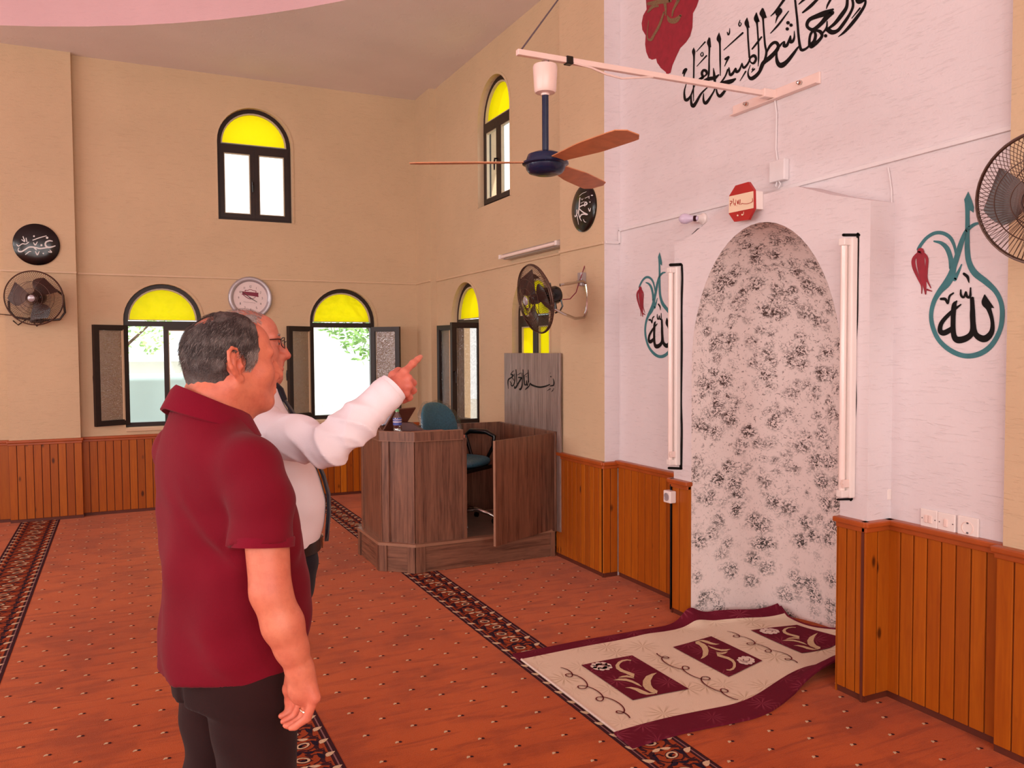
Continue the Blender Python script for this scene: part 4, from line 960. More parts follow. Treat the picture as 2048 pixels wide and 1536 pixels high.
# body panels of the desk
I = .03; A0, A1, A2, A3 = (XL+I, 6.25), (XL+I, 5.70), (1.862, YF+I), (2.258, YF+I)
m = MB(); ZD = .945
for a, b in ((A0, A1), (A1, A2), (A2, A3)): panel(m, a, b, .206, ZD, .018)
panel(m, (1.8, 6.45), A0, .206, ZD, .018); panel(m, A3, (2.258, YF+I+.35), .206, ZD-.02, .018)
m.build('desk_panel', M_LAM, r)
Lc2 = math.dist(A1, A2)
for a, b, t, wd in ((A1, A2, .028, .056), (A1, A2, Lc2-.028, .056), (A2, A3, .03, .06), (A2, A3, .38, .03), (A0, A1, .52, .05), (A0, A1, .03, .05)):
    m = MB(); strip(a, b, t, wd, .206, ZD); m.build('desk_post', M_LAM, r)
rim = [(XL+I-.026, 6.3), (XL+I-.026, 5.687), (1.852, YF+I-.028), (2.225, YF+I-.028), (2.225, YF+I+.02), (1.875, YF+I+.02), (XL+I+.022, 5.705), (XL+I+.022, 6.3)]
m = MB(); m.prism(rim, .064, Matrix.Translation((0, 0, .94))); rm = m.build('desk_rim', M_LAM, r)
m = MB(); m.prism([(p[0]-.002, p[1]-.002) for p in rim], .004, Matrix.Translation((0, 0, .936))); m.prism([(p[0]-.002, p[1]-.002) for p in rim], .003, Matrix.Translation((0, 0, 1.004))); m.build('edge_band', M_EDGE, rm)
m = MB(); m.prism([(XL+I, 6.40), (XL+I, 5.70), (1.862, YF+I), (2.25, YF+I), (2.25, 5.80), (2.12, 6.0), (2.05, 6.42)], .02, Matrix.Translation((0, 0, .945))); m.build('desk_top', mat('desk_top_red', (178, 106, 84), .45, var=.08), r)
# back and wall panels, lettered board
m = MB(); panel(m, (2.97, YB), (1.8, YB), .2, .962, .018); m.build('back_panel', M_LAM, r)
m = MB(); m.bbox((2.945, 5.45, .2), (2.965, 6.47, .962), .003); m.build('side_panel', M_LAM, r)
bp = onX(1008, 706, 2.968); bq = onX(1119, 706, 2.968)
m = MB(); m.bbox((2.968, bq.y, .2), (2.986, bp.y, 1.557), .003); bd = m.build('back_board', M_LAMG, r)
m = MB(); K = crop(1000, 700, 11.815); PB = lambda x, y, l: (lambda p: V((p.x-.001-l, p.y, p.z)))(onX(x, y, 2.968))
for st in [[(1180,815,14),(1080,856,24),(960,878,28),(850,862,26),(750,822,26),(715,790,16),(690,850,16),(650,890,22),(600,935,8)], [(1190,850,12),(1235,842,22),(1270,830,18),(1280,760,16),(1258,680,8)], [(670,470,8),(672,600,14),(684,760,12)], [(545,465,12),(555,620,14),(578,830,8)], [(575,600,8),(582,780,14),(602,830,18),(625,800,14),(628,720,10),(640,835,16),(662,800,12),(672,690,8)], [(580,600,8),(650,545,10)], [(380,465,12),(390,620,14),(400,800,8)], [(520,540,8),(530,700,14),(520,860,22),(480,935,26),(465,910,10)], [(415,590,8),(490,545,10)], [(440,650,18),(500,655,26),(480,710,24),(430,790,22),(380,880,24),(350,900,20),(345,850,10)], [(345,560,8),(352,700,14),(330,810,16),(290,850,20),(258,810,10)], [(320,490,8),(262,560,12)], [(265,580,22),(312,598,26),(270,650,22),(210,690,22),(190,760,16),(197,915,6)], [(240,740,10),(270,800,14)], [(300,660,12),(330,720,10)], [(1120,962,6),(1190,915,14)], [(1222,988,6),(1252,950,14)]]: stroke(m, [(a, b, w*1.5) for a, b, w in st], PB, 0, K)
for x, y, q in ((1205,630,16),(1195,545,7),(1270,920,11),(622,630,12)): dot(m, x, y, q, PB, 0, K)
m.build('lettering', M_PAINTK, bd, fixn=False)
# open door
dh = V((2.945, YF+.005)); de = V((2.335, 5.205)); d = (de-dh); L = d.length; d.normalize()
m = MB(); m.bbox((0, -.009, .205), (L, .009, .948), .0025, 0, basis(V((dh.x, dh.y, 0)), V((d.x, d.y, 0)), V((-d.y, d.x, 0)), V((0, 0, 1)))); dr = m.build('door', M_LAM, r)
m = MB(); m.bbox((L-.0005, -.0095, .205), (L+.0015, .0095, .948), .0005, 0, basis(V((dh.x, dh.y, 0)), V((d.x, d.y, 0)), V((-d.y, d.x, 0)), V((0, 0, 1)))); m.build('edge_band', M_EDGE, dr)
for z in (.32, .83):
    m = MB(); m.tube([(dh.x+.008, dh.y-.012, z-.03), (dh.x+.008, dh.y-.012, z+.03)], .006, 8); m.build('hinge', M_CHROME, dr)

# ------------------------------------------------------------------ office chair in the booth
ZP = .2; cx, cy_ = 2.42, 6.05; fa = V((.55, -.83, 0)).normalized(); sa = V((-fa.y, fa.x, 0))
r = thing('office_chair', 'teal swivel chair wrapped in clear plastic inside the preaching booth', 'chair', (cx, cy_, ZP))
Bc = basis(V((cx, cy_, ZP)), sa, fa, V((0, 0, 1)))          # x side, y facing, z up
def cushion(nx, ny, nz, Mx, e=2.6, n=28):
    m = MB(); bm = bmesh.new(); bmesh.ops.create_uvsphere(bm, u_segments=n, v_segments=n//2, radius=1)
    for q in bm.verts:
        p = [math.copysign(abs(c)**(2/e), c) for c in q.co]; q.co = V((p[0]*nx, p[1]*ny, p[2]*nz))
    m.bm(bm, 0, Mx); return m
cushion(.23, .22, .045, Bc @ Matrix.Translation((0, 0, .50))).build('seat', M_TEAL, r, smooth=True)
Mbk = Bc @ Matrix.Translation((0, -.25, .765)) @ Matrix.Rotation(math.radians(10), 4, 'X')
m = MB(); bm = bmesh.new(); bmesh.ops.create_uvsphere(bm, u_segments=32, v_segments=18, radius=1)
for q in bm.verts:
    x, y, z = [math.copysign(abs(c)**(2/2.5), c) for c in q.co]; wz = .235*(1-.12*max(0, z)); q.co = V((x*wz, y*.035+.05*x*x, z*.20))
m.bm(bm, 0, Mbk); m.build('backrest', M_TEAL, r, smooth=True)
# plastic film over the backrest
m = MB(); bm = bmesh.new(); bmesh.ops.create_uvsphere(bm, u_segments=48, v_segments=28, radius=1); rnd = random.Random(3)
for q in bm.verts:
    x, y, z = [math.copysign(abs(c)**(2/2.6), c) for c in q.co]; s = 1+.02*math.sin(9*x+5*z)+.015*math.sin(17*z-7*x)
    q.co = V((x*.25*s+(.085*max(0, x)**2*(.5-.5*z) if x > 0 else 0)*1.0, y*.046*s+.05*x*x, z*.212*s))
bmesh.ops.delete(bm, geom=[q for q in bm.verts if q.co.z < -.17], context='VERTS')
m.bm(bm, 0, Mbk); m.build('plastic_film', M_WRAP, r, smooth=True)
m = cushion(.238, .228, .052, Bc @ Matrix.Translation((0, 0, .50))); m.build('seat_film', M_WRAP, r, smooth=True)
m = MB(); m.bbox((-.19, -.18, .43), (.19, .18, .465), .01, 0, Bc); m.build('seat_pan', M_BLACK, r)
for s in (-1, 1):
    m = MB(); m.tube([Bc @ V(p) for p in ((s*.2, .05, .45), (s*.255, .07, .47), (s*.265, .14, .6), (s*.265, .15, .68), (s*.262, .08, .715), (s*.262, -.08, .715), (s*.262, -.13, .68), (s*.255, -.06, .5), (s*.2, -.05, .45))], [.014, .014, .015, .018, .022, .022, .017, .014, .014], 10); m.build('armrest', M_BLACK, r, smooth=True)
m = MB(); m.tube([Bc @ V((0, 0, .06)), Bc @ V((0, 0, .28))], .026, 14); m.tube([Bc @ V((0, 0, .26)), Bc @ V((0, 0, .44))], .014, 12); m.build('gas_lift', M_CHROME, r, smooth=True)
m = MB(); m.tube([Bc @ V(p) for p in ((0, -.12, .44), (0, -.26, .46), (0, -.31, .56), (0, -.29, .72))], .018, 8); m.build('back_stem', M_BLACK, r)
for k in range(5):
    a = k*2*PI/5+1.15; c, s = math.cos(a), math.sin(a)
    m = MB(); m.tube([Bc @ V((.02*c, .02*s, .10)), Bc @ V((.12*c, .12*s, .115)), Bc @ V((.22*c, .22*s, .085)), Bc @ V((.27*c, .27*s, .06))], [.02, .019, .015, .012], 10); lg = m.build('base_leg', M_CHROME, r, smooth=True)
    m = MB(); m.tube([Bc @ V((.27*c-.012*s, .27*s+.012*c, .026)), Bc @ V((.27*c+.012*s, .27*s-.012*c, .026))], .024, 14); m.tube([Bc @ V((.27*c, .27*s, .03)), Bc @ V((.27*c, .27*s, .065))], .008, 8); m.build('caster', M_BLACK, lg)

# ------------------------------------------------------------------ things on the desk
ZT = .966
c = onD(795, 866, 5.87); bx, by = c.x, c.y
r = thing('water_bottle', 'small clear water bottle with a blue label on the booth desk', 'bottle', (bx, by, 1.003))
Tb = Matrix.Translation((bx, by, ZT)); s = 1.16
m = MB(); m.lathe([(.026, 0), (.031, .004), (.031, .03), (.029, .035), (.031, .04), (.031, .06), (.029, .065), (.031, .07), (.031, .135), (.026, .15), (.014, .17), (.0125, .182)], Tb, 28); m.build('bottle_body', clear_glass('bottle_plastic', (.86, .92, .94, 1), .2, .05), r, smooth=True)
m = MB(); m.lathe([(.0316, .085), (.0316, .135)], Tb, 28, cap=False); m.build('label', mat('bottle_label_blue', (66, 84, 160), .4, var=.3, nscale=90), r, smooth=True)
m = MB(); m.lathe([(.0319, .105), (.0319, .112)], Tb, 28, cap=False); m.lathe([(.0319, .122), (.0319, .126)], Tb, 28, cap=False); m.build('label_band', M_DIAL, r)
m = MB(); m.lathe([(.014, .18), (.0145, .184), (.0145, .197), (.012, .199)], Tb, 20); m.build('cap', mat('bottle_cap_green', (110, 176, 120), .4), r, smooth=True)
# folding book rest with an open book, seen from behind
bb = V((bx-.02, by+.20, ZT)); u = V((.87, .49, 0)).normalized(); w_ = V((-.49, .87, 0))
r = thing('book_rest', 'dark folding wooden book rest standing behind the water bottle', 'book stand', tuple(bb))
BM = basis(bb, u, w_, V((0, 0, 1)))
for s in (-1, 1):
    m = MB(); m.bbox((-.11, -.006, -.02), (.11, .006, .22), .003, 0, BM @ Matrix.Translation((.06, s*.0, .02)) @ Matrix.Rotation(s*math.radians(38), 4, 'X') @ Matrix.Translation((0, 0, 0))); m.build('leaf', mat('rest_wood', (104, 62, 50), .45, var=.15), r)
r2 = thing('open_book', 'white paged book leaning in the dark book rest', 'book', tuple(bb+V((0, 0, .1))))
for s in (-1, 1):
    m = MB(); m.bbox((-.085, .008, .05), (.085, .022, .2), .003, 0, BM @ Matrix.Translation((.06, s*0, .02)) @ Matrix.Rotation(s*math.radians(38), 4, 'X') @ Matrix.Scale(s, 4, V((0, 1, 0)))); m.build('page_block', mat('paper', (206, 214, 232), .7, var=.03), r2)
hb = onD(757, 868, 6.08)
r = thing('book_holder', 'upright walnut book holder on the desk behind the pointing sleeve', 'holder', (hb.x, hb.y, ZT))
m = MB(); Hm = basis(V((hb.x, hb.y, ZT)), u, w_, V((0, 0, 1))); m.prism([(-.05, 0), (.03, 0), (.03, .10), (.016, .20), (-.05, .06)], .016, Hm @ Matrix.Rotation(PI/2, 4, 'X'), 0); m.build('side_cheek', M_LAM, r)
m = MB(); m.bbox((-.07, -.004, .0), (.07, .004, .21), .002, 0, Hm @ Matrix.Translation((.03, .05, .01)) @ Matrix.Rotation(math.radians(-28), 4, 'X')); m.build('rest_plate', mat('rest_plate', (150, 160, 186), .4), r)
c = onD(856, 862, 6.0)
r = thing('folder', 'reddish leather folder lying flat on the booth desk', 'folder', (c.x, c.y, ZT))
m = MB(); m.bbox((-.10, -.06, 0), (.15, .10, .03), .006, 0, basis(V((c.x-.02, c.y-.07, ZT)), V((.95, .05, 0)).normalized(), V((-.05, .95, 0)).normalized(), V((0, 0, 1)))); m.build('cover', mat('folder_leather', (186, 104, 84), .5, var=.08), r)
c = onD(838, 857, 6.1)
r = thing('dark_box', 'dark brown slanted box on the desk beside the plastic film', 'box', (c.x, c.y, ZT))
m = MB(); m.prism([(-.09, 0), (.08, 0), (.08, .02), (-.02, .085), (-.09, .09)], .07, basis(V((c.x-.03, c.y, ZT)), V((.9, -.43, 0)), V((0, 0, 1)), V((-.43, -.9, 0)))); m.build('box_body', mat('dark_leather', (84, 50, 46), .5, var=.2), r)

# ================================================================== PRAYER RUG IN FRONT OF THE NICHE
RX0, RX1, RYN, RYF = 1.80, 3.46, 2.672, 3.775
def rugp(u, v, lift=0.0):
    """u along the rug from its free end (m), v across from its near edge (m) -> place"""
    x = RX0+u; t = v/(RYF-RYN)
    k = max(0, (x-2.35))/.7; k2 = k*k*(3-2*k) if k < 1 else 1+.55*(k-1)
    yn = RYN+.17*k2+.012*math.sin(u*7); yf = RYF+.035*math.sin(u*4+.4)*min(1, u)+.05*max(0, min(1, (x-2.5)/.4))-.20*max(0, (x-3.0))/.45
    y = yn+(yf-yn)*t; z = .012
    e = max(0, (x-2.75)/.35); e = min(1, e)
    z += .075*e*math.exp(-((v-.02)/.07)**2)                 # near border rucks up against the wainscot
    z += .04*e*max(0, (t-.9)/.1)                            # far border rises along the niche wall
    z += .055*math.exp(-((x-2.93)/.07)**2)*max(0, (t-.86)/.14)**1.2
    z += .07*max(0, (x-3.30)/.16)**2*(.6+.5*math.sin(t*5+1))  # back end curls up the niche wall
    z += .010*math.exp(-((x-2.55)/.12)**2)*math.exp(-((t-.93)/.08)**2)+.004*math.sin(u*11+v*5)*e
    return V((x, y, z+lift))
WB = .135; RW = RYF-RYN; RL = RX1-RX0
M_RUGC = None
def rugmat(name, c, c2, sc):
    t = NT(name); v = t.coord((1, 1, 1)); vo = t.add('ShaderNodeTexVoronoi', {'Vector': v, 'Scale': sc, 'Randomness': .9})
    # faint tone-on-tone feathery flowers: radial streaks around cell centres
    d = t.add('ShaderNodeVectorMath', {0: t.add('ShaderNodeVectorMath', {0: v, 1: (sc, sc, sc)}, operation='MULTIPLY').outputs[0], 1: t.add('ShaderNodeVectorMath', {0: vo.outputs['Position'], 1: (sc, sc, sc)}, operation='MULTIPLY').outputs[0]}, operation='SUBTRACT')
    sp = t.add('ShaderNodeSeparateXYZ', {0: d.outputs[0]}); at = t.math('ARCTAN2', sp.outputs[1], sp.outputs[0])
    rays = t.math('SINE', t.math('MULTIPLY', at, 11.0)); n = t.noise(v, 30, 4, .6)
    a = t.math('MULTIPLY', t.ramp(rays, [(.25, (0, 0, 0, 1)), (.75, (1, 1, 1, 1))]), t.ramp(vo.outputs['Distance'], [(.1, (1, 1, 1, 1)), (.55, (0, 0, 0, 1))]))
    a = t.math('ADD', t.math('MULTIPLY', a, .65), t.math('MULTIPLY', n.outputs[0], .35))
    f = t.noise(t.coord((260, 260, 260)), 1, 2); t.bump(f.outputs[0], .5, .004)
    return t.fin(t.mix(t.ramp(a, [(.2, (0, 0, 0, 1)), (.75, (1, 1, 1, 1))]), lin(c), lin(c2)), .95, 0, .1)
M_RUGC = rugmat('rug_cream', (230, 208, 184), (196, 168, 136), 5.5); M_RUGB = rugmat('rug_burgundy', (104, 26, 44), (142, 58, 76), 7)
M_RUGLEAF = pile('rug_leaf', (222, 192, 152)); M_RUGLINE = pile('rug_vine', (112, 40, 44)); M_RUGFLOW = pile('rug_flower', (240, 218, 204))
r = thing('prayer_rug', 'cream and burgundy rug with flower panels running into the prayer niche', 'rug', (2.5, 3.2, 0))
def rsheet(u0, u1, v0, v1, nu, nv, lift, thick=0.0):
    m = MB(); vs = [rugp(u0+(u1-u0)*i/nu, v0+(v1-v0)*j/nv, lift) for i in range(nu+1) for j in range(nv+1)]; n = len(vs)
    fs = [(i*(nv+1)+j, (i+1)*(nv+1)+j, (i+1)*(nv+1)+j+1, i*(nv+1)+j+1) for i in range(nu) for j in range(nv)]
    if thick:
        vs += [p+V((0, 0, -thick)) for p in vs]; fs += [tuple(k+n for k in f[::-1]) for f in fs[:]]
        bd = [i*(nv+1) for i in range(nu+1)]+[nu*(nv+1)+j for j in range(1, nv+1)]+[i*(nv+1)+nv for i in range(nu-1, -1, -1)]+[j for j in range(nv-1, 0, -1)]
        fs += [(bd[k], bd[k-1], bd[k-1]+n, bd[k]+n) for k in range(len(bd))]
    m.add(vs, fs); return m
rsheet(0, RL, WB, RW-WB*.62, 90, 40, 0, .010).build('field', M_RUGC, r, smooth=True)
rsheet(-.01, RL-.02, 0, WB, 90, 8, .001, .011).build('border', M_RUGB, r, smooth=True)
rsheet(-.01, RL, RW-WB*.62, RW, 90, 8, .001, .011).build('border', M_RUGB, r, smooth=True)
m = MB(); m.tube([rugp(.0, WB+i*(RW-1.62*WB)/24, -.002) for i in range(25)], .006, 6); m.build('bound_edge', M_RUGFLOW, r, smooth=True)
m = MB(); m.tube([rugp(RL+.004, WB*.2+i*(RW-.4*WB)/24, .0) for i in range(25)], .006, 6); m.build('dark_edge', M_RUGB, r, smooth=True)
PANELS = [(.228, .528, .342, .80), (.785, 1.07, .345, .80), (1.33, 1.615, .33, .80)]
for i, (u0, u1, v0, v1) in enumerate(PANELS): rsheet(u0, u1, v0, v1, 10, 12, .003).build('flower_panel', M_RUGB, r, smooth=True)
# motifs drawn in panel space: s along the panel (0..1 near->far, v), t along u
def rg(u0, u1, v0, v1, flip): 
    def f(x, y, l):
        if flip: x, y = 1-x, 1-y
        return rugp(u0+(u1-u0)*x, v0+(v1-v0)*y, .0045+l)
    return f
K6 = crop(1000, 1290, 6.0235)
def un(p):      # photograph -> panel coordinates of the first flower panel
    x, y, w_ = K6(p); q = onZ(x, y, .0165); u = q.x-RX0; a = rugp(u, 0); b = rugp(u, RW); v = (q.y-a.y)/(b.y-a.y)*RW
    u0, u1, v0, v1 = PANELS[0]; return ((u-u0)/(u1-u0), (v-v0)/(v1-v0), 0)
def leafpoly(m, left, right, f): fill(m, [un((a, b, 1))[:2] for a, b in left]+[un((a, b, 1))[:2] for a, b in right[::-1]], f)
LEAVES = [([(1580,180),(1530,172),(1470,180),(1420,205),(1390,245),(1400,285),(1450,320),(1520,345),(1570,370),(1610,390)], [(1578,190),(1530,186),(1480,198),(1450,220),(1435,245),(1445,272),(1490,300),(1560,325),(1620,348),(1612,392)]),
 ([(1425,393),(1470,372),(1530,365),(1580,378),(1622,405)], [(1470,392),(1520,388),(1570,393),(1622,405)]),
 ([(1365,422),(1440,403),(1520,405),(1600,430),(1670,465),(1712,505)], [(1450,426),(1520,432),(1590,452),(1650,480),(1712,505)]),
 ([(1505,512),(1580,505),(1660,520),(1730,550),(1800,580),(1880,575)], [(1560,520),(1630,545),(1690,580),(1770,600),(1860,590)]),
 ([(1890,333),(1830,345),(1760,375),(1722,430),(1720,490),(1750,530),(1820,570),(1890,585)], [(1890,333),(1845,370),(1815,430),(1820,480),(1845,520),(1900,552),(1890,585)])]
for i, (u0, u1, v0, v1) in enumerate(PANELS):
    f = rg(u0, u1, v0, v1, i == 1)
    m = MB()
    for L_, R_ in LEAVES: leafpoly(m, L_, R_, f)
    m.build('leaf_motif', M_RUGLEAF, r, fixn=False)
    m = MB()
    for a in range(9):
        q = 2*PI*a/9; dot(m, .26+.13*math.cos(q), .86+.075*math.sin(q), .05, f)
    dot(m, .26, .86, .085, f); m.build('blossom_motif', M_RUGFLOW, r, fixn=False)
    m = MB(); g = lambda x, y, l: f(x, y, l+.0016)
    for st in [[(.16,.86,.012),(.24,.90,.012),(.32,.85,.012),(.26,.82,.012)], [(.3,.92,.01),(.36,.86,.01),(.34,.8,.01)]]: stroke(m, st, g, 0, None, 5, False)
    m.build('blossom_vein', M_RUGLINE, r, fixn=False)
def vine(uc, flip):
    m = MB(); pts = []
    for k in range(90):
        t = k/89; v = .20+.62*t; ph = t*2*PI*4.2; amp = .030*min(1, 8*t, 8*(1-t))
        pts.append((amp*math.cos(ph)*1.0+.010*math.sin(t*9), v+.034*math.sin(ph)*min(1, 8*t, 8*(1-t))*1.5, .0065))
    f = (lambda x, y, l: rugp(uc-x, .97-y, .004+l)) if flip else (lambda x, y, l: rugp(uc+x, y, .004+l))
    stroke(m, pts, f, 0, None, 3, False); m.build('vine_motif', M_RUGLINE, r, fixn=False)
vine(.115, False); vine(.655, True); vine(1.2, False)

# ================================================================== OUTSIDE
mb = MB(); mb.box((-14, 9.3, -.62), (16, 34, -.6)); mb.box((3.6, -6, -.62), (16, 9.3, -.6)); o = struct(mb, 'ground', M_GROUND)
mb = MB(); mb.box((-3.5, 11.6, -.6), (1.15, 11.8, 1.30)); o = tag(mb.build('garden_wall', M_GWALL), 'pale blue garden wall outside the left window', 'garden wall')
mb = MB(); mb.box((-9, 16.0, -.6), (1.3, 16.6, 1.42)); mb.prism([(-.5, 0), (.5, 0), (0, .12)], 10.3, basis(V((-9, 16.3, 1.42)), V((0, 1, 0)), V((0, 0, 1)), V((1, 0, 0)))); tag(mb.build('outbuilding', M_BWALL), 'long pale outbuilding behind the garden wall', 'building')
mb = MB(); mb.box((2.9, 16.8, -.6), (4.05, 17.0, 3.4)); tag(mb.build('gate_pier', M_BWALL), 'white gate pier outside the right half of the far window', 'pier')  # added block for the blown-out view, set in the sun to read white
def tree(label, x, y, h, rr, seed, n=900):
    rnd = random.Random(seed); t = thing('tree', label, 'tree', (x, y, -.6))
    m = MB(); m.tube([(x, y, -.6), (x+.1, y, h*.35), (x-.05, y+.1, h*.7)], [.14, .11, .06], 8)
    for k in range(5):
        a = k*1.3; m.tube([(x, y, h*(.35+.06*k)), (x+rr*.6*math.cos(a), y+rr*.6*math.sin(a), h*(.6+.07*k))], [.05, .02], 6)
    m.build('trunk', M_BARK, t)
    m = MB()
    for k in range(n):
        a, b = rnd.uniform(0, 2*PI), rnd.uniform(-1, 1); q = rnd.uniform(.35, 1)**.5; s = math.sqrt(1-b*b)
        c = V((x+rr*q*s*math.cos(a), y+rr*q*s*math.sin(a), h*.68+rr*.85*q*b)); d = V((rnd.gauss(0, 1), rnd.gauss(0, 1), rnd.gauss(0, .6))).normalized(); e = d.orthogonal().normalized(); l = rnd.uniform(.10, .2)
        m.add([c, c+d*l*.5+e*l*.22, c+d*l, c+d*l*.5-e*l*.22], [(0, 1, 2, 3)])
    m.build('crown', M_LEAF, t, fixn=False)
tree('leafy tree seen through the right pane of the far window by the corner', 4.25, 14.2, 3.4, 1.15, 5, 1300)
tree('low tree rising above the outbuilding seen through the left window', -.3, 19, 3.8, 1.6, 9)
tree('tree outside the window beside the booth', 8.4, 10.4, 3.2, 1.2, 12, 600)
mb = MB(); mb.box((6.2, 8.2, -.6), (6.4, 12.0, 2.5)); mb.box((6.2, 3.0, -.6), (6.4, 6.0, 3.2)); tag(mb.build('boundary_wall', M_GWALL), 'pale boundary wall outside the windows of the right wall', 'wall')
# ================================================================== PEOPLE: smooth implicit bodies meshed with surface nets
class Field:
    def __init__(s, xs, ys, zs):
        s.ax = [np.asarray(a, np.float32) for a in (xs, ys, zs)]
        s.d = np.full([len(a) for a in s.ax], 9.0, np.float32)
    def win(s, lo, hi, pad):
        sl = []
        for a, l, h in zip(s.ax, lo, hi):
            i = int(np.searchsorted(a, l-pad)); j = int(np.searchsorted(a, h+pad)); sl.append(slice(max(0, i-1), min(len(a), j+1)))
        g = np.meshgrid(*[a[q] for a, q in zip(s.ax, sl)], indexing='ij', sparse=True)
        return tuple(sl), g
    def merge(s, sl, e, k, sub=False):
        d = s.d[sl]
        if sub:
            h = np.clip(.5-.5*(d+e)/k, 0, 1); s.d[sl] = d*(1-h)+(-e)*h+k*h*(1-h)
        else:
            h = np.clip(.5+.5*(d-e)/k, 0, 1); s.d[sl] = d*(1-h)+e*h-k*h*(1-h)
    def cone(s, a, b, ra, rb, k=.01, sub=False, flat=None):
        a, b = np.array(a, float), np.array(b, float); r = max(ra, rb)
        sl, (X, Y, Z) = s.win(np.minimum(a, b)-r, np.maximum(a, b)+r, k+.02)
        ba = b-a; L2 = ba@ba+1e-12
        px, py, pz = X-a[0], Y-a[1], Z-a[2]
        h = np.clip((px*ba[0]+py*ba[1]+pz*ba[2])/L2, 0, 1); dx, dy, dz = px-ba[0]*h, py-ba[1]*h, pz-ba[2]*h
        s.merge(sl, (np.sqrt(dx*dx+dy*dy+dz*dz)-(ra+(rb-ra)*h)).astype(np.float32), k, sub)
    def chain(s, pts, rs, k=.01):
        for i in range(len(pts)-1): s.cone(pts[i], pts[i+1], rs[i], rs[i+1], k)
    def ell(s, c, R, rad, k=.01, sub=False):
        # R: 3 axes (rows)
        c = np.array(c, float); R = np.array(R, float); m = max(rad)
        sl, (X, Y, Z) = s.win(c-m, c+m, k+.02); x, y, z = X-c[0], Y-c[1], Z-c[2]
        q = [(x*R[i][0]+y*R[i][1]+z*R[i][2])/rad[i] for i in range(3)]
        k0 = np.sqrt(q[0]**2+q[1]**2+q[2]**2)+1e-9; k1 = np.sqrt((q[0]/rad[0])**2+(q[1]/rad[1])**2+(q[2]/rad[2])**2)+1e-9
        s.merge(sl, (k0*(k0-1)/k1).astype(np.float32), k, sub)
    def loft(s, rows, r, f, k=.02, e=2.3):
        # rows: (z, cx, cy, half-width along r, half-depth along f); torso-like tube
        rows = sorted(rows); zz = [q[0] for q in rows]; m = max(max(q[3], q[4]) for q in rows)
        lo = np.array([min(q[1] for q in rows)-m, min(q[2] for q in rows)-m, zz[0]]); hi = np.array([max(q[1] for q in rows)+m, max(q[2] for q in rows)+m, zz[-1]])
        sl, (X, Y, Z) = s.win(lo, hi, k+.02)
        zs = Z.ravel(); I = [np.interp(zs, zz, [q[i] for q in rows])[None, None, :] for i in range(1, 5)]
        # smooth interpolation of the profile
        for i in range(4):
            p = I[i].ravel(); kk = 9; ker = np.ones(kk)/kk; pp = np.convolve(np.pad(p, kk//2, mode='edge'), ker, 'valid'); I[i] = pp[None, None, :]
        x, y = X-I[0], Y-I[1]; u = np.abs((x*r[0]+y*r[1])/I[2]); v = np.abs((x*f[0]+y*f[1])/I[3])
        rr = (u**e+v**e)**(1/e); d = (rr-1)*np.minimum(I[2], I[3])*np.where(rr < 1, 1, 1.0)
        d = np.maximum(d, np.maximum(zz[0]-Z, Z-zz[-1])); s.merge(sl, d.astype(np.float32), k)
    def fn(s, f):
        g = np.meshgrid(*s.ax, indexing='ij', sparse=True); s.d = f(s.d, *g).astype(np.float32)
    def mesh(s, name, mats, parent=None, colfn=None, smooth_it=2):
        d = s.d; X, Y, Z = s.ax; inside = d < 0
        # cells crossing the surface
        cnt = np.zeros([n-1 for n in d.shape], np.int8)
        for i in (0, 1):
            for j in (0, 1):
                for k in (0, 1): cnt += inside[i:d.shape[0]-1+i, j:d.shape[1]-1+j, k:d.shape[2]-1+k]
        act = (cnt > 0) & (cnt < 8); idx = np.argwhere(act); N = len(idx)
        ids = np.full(act.shape, -1, np.int64); ids[act] = np.arange(N)
        acc = np.zeros((N, 3)); w_ = np.zeros(N); C = {}
        for c in np.ndindex(2, 2, 2): C[c] = d[idx[:, 0]+c[0], idx[:, 1]+c[1], idx[:, 2]+c[2]].astype(float)
        for ax in range(3):
            for o in np.ndindex(2, 2):
                c0 = list(o); c0.insert(ax, 0); c1 = list(o); c1.insert(ax, 1); a, b = C[tuple(c0)], C[tuple(c1)]
                m = (a < 0) != (b < 0); t = np.where(m, a/np.where(m, a-b, 1), 0)
                p = np.zeros((N, 3))
                for q in range(3): p[:, q] = t if q == ax else c0[q]
                acc[m] += p[m]; w_[m] += 1
        f = acc/np.maximum(w_, 1)[:, None]
        P = np.stack([A[idx[:, i]]+f[:, i]*(A[np.minimum(idx[:, i]+1, len(A)-1)]-A[idx[:, i]]) for i, A in enumerate((X, Y, Z))], 1)
        quads = []
        for ax in range(3):
            a = inside; n = list(d.shape)
            s0 = [slice(1, n[i]-1) for i in range(3)]; s0[ax] = slice(0, n[ax]-1); s1 = list(s0); s1[ax] = slice(1, n[ax])
            A0, A1 = a[tuple(s0)], a[tuple(s1)]; e = np.argwhere(A0 != A1)
            if not len(e): continue
            flip = A0[tuple(e.T)]; off = np.ones(3, int); off[ax] = 0; e = e+off
            u, v = [(1, 2), (2, 0), (0, 1)][ax]
            def g(du, dv): q = e.copy(); q[:, u] -= du; q[:, v] -= dv; return ids[q[:, 0], q[:, 1], q[:, 2]]
            Q = np.stack([g(1, 1), g(0, 1), g(0, 0), g(1, 0)], 1); Q[~flip] = Q[~flip][:, ::-1]; quads.append(Q)
        Q = np.concatenate(quads); Q = Q[(Q >= 0).all(1)]
        for _ in range(smooth_it):
            acc = np.zeros_like(P); n = np.zeros(len(P))
            for i in range(4): 
                np.add.at(acc, Q[:, i], P[Q[:, (i+1) % 4]]+P[Q[:, (i-1) % 4]]); np.add.at(n, Q[:, i], 2)
            P = P*.5+.5*acc/np.maximum(n, 1)[:, None]
        me = bpy.data.meshes.new(name); me.vertices.add(len(P)); me.vertices.foreach_set('co', P.astype(np.float32).ravel())
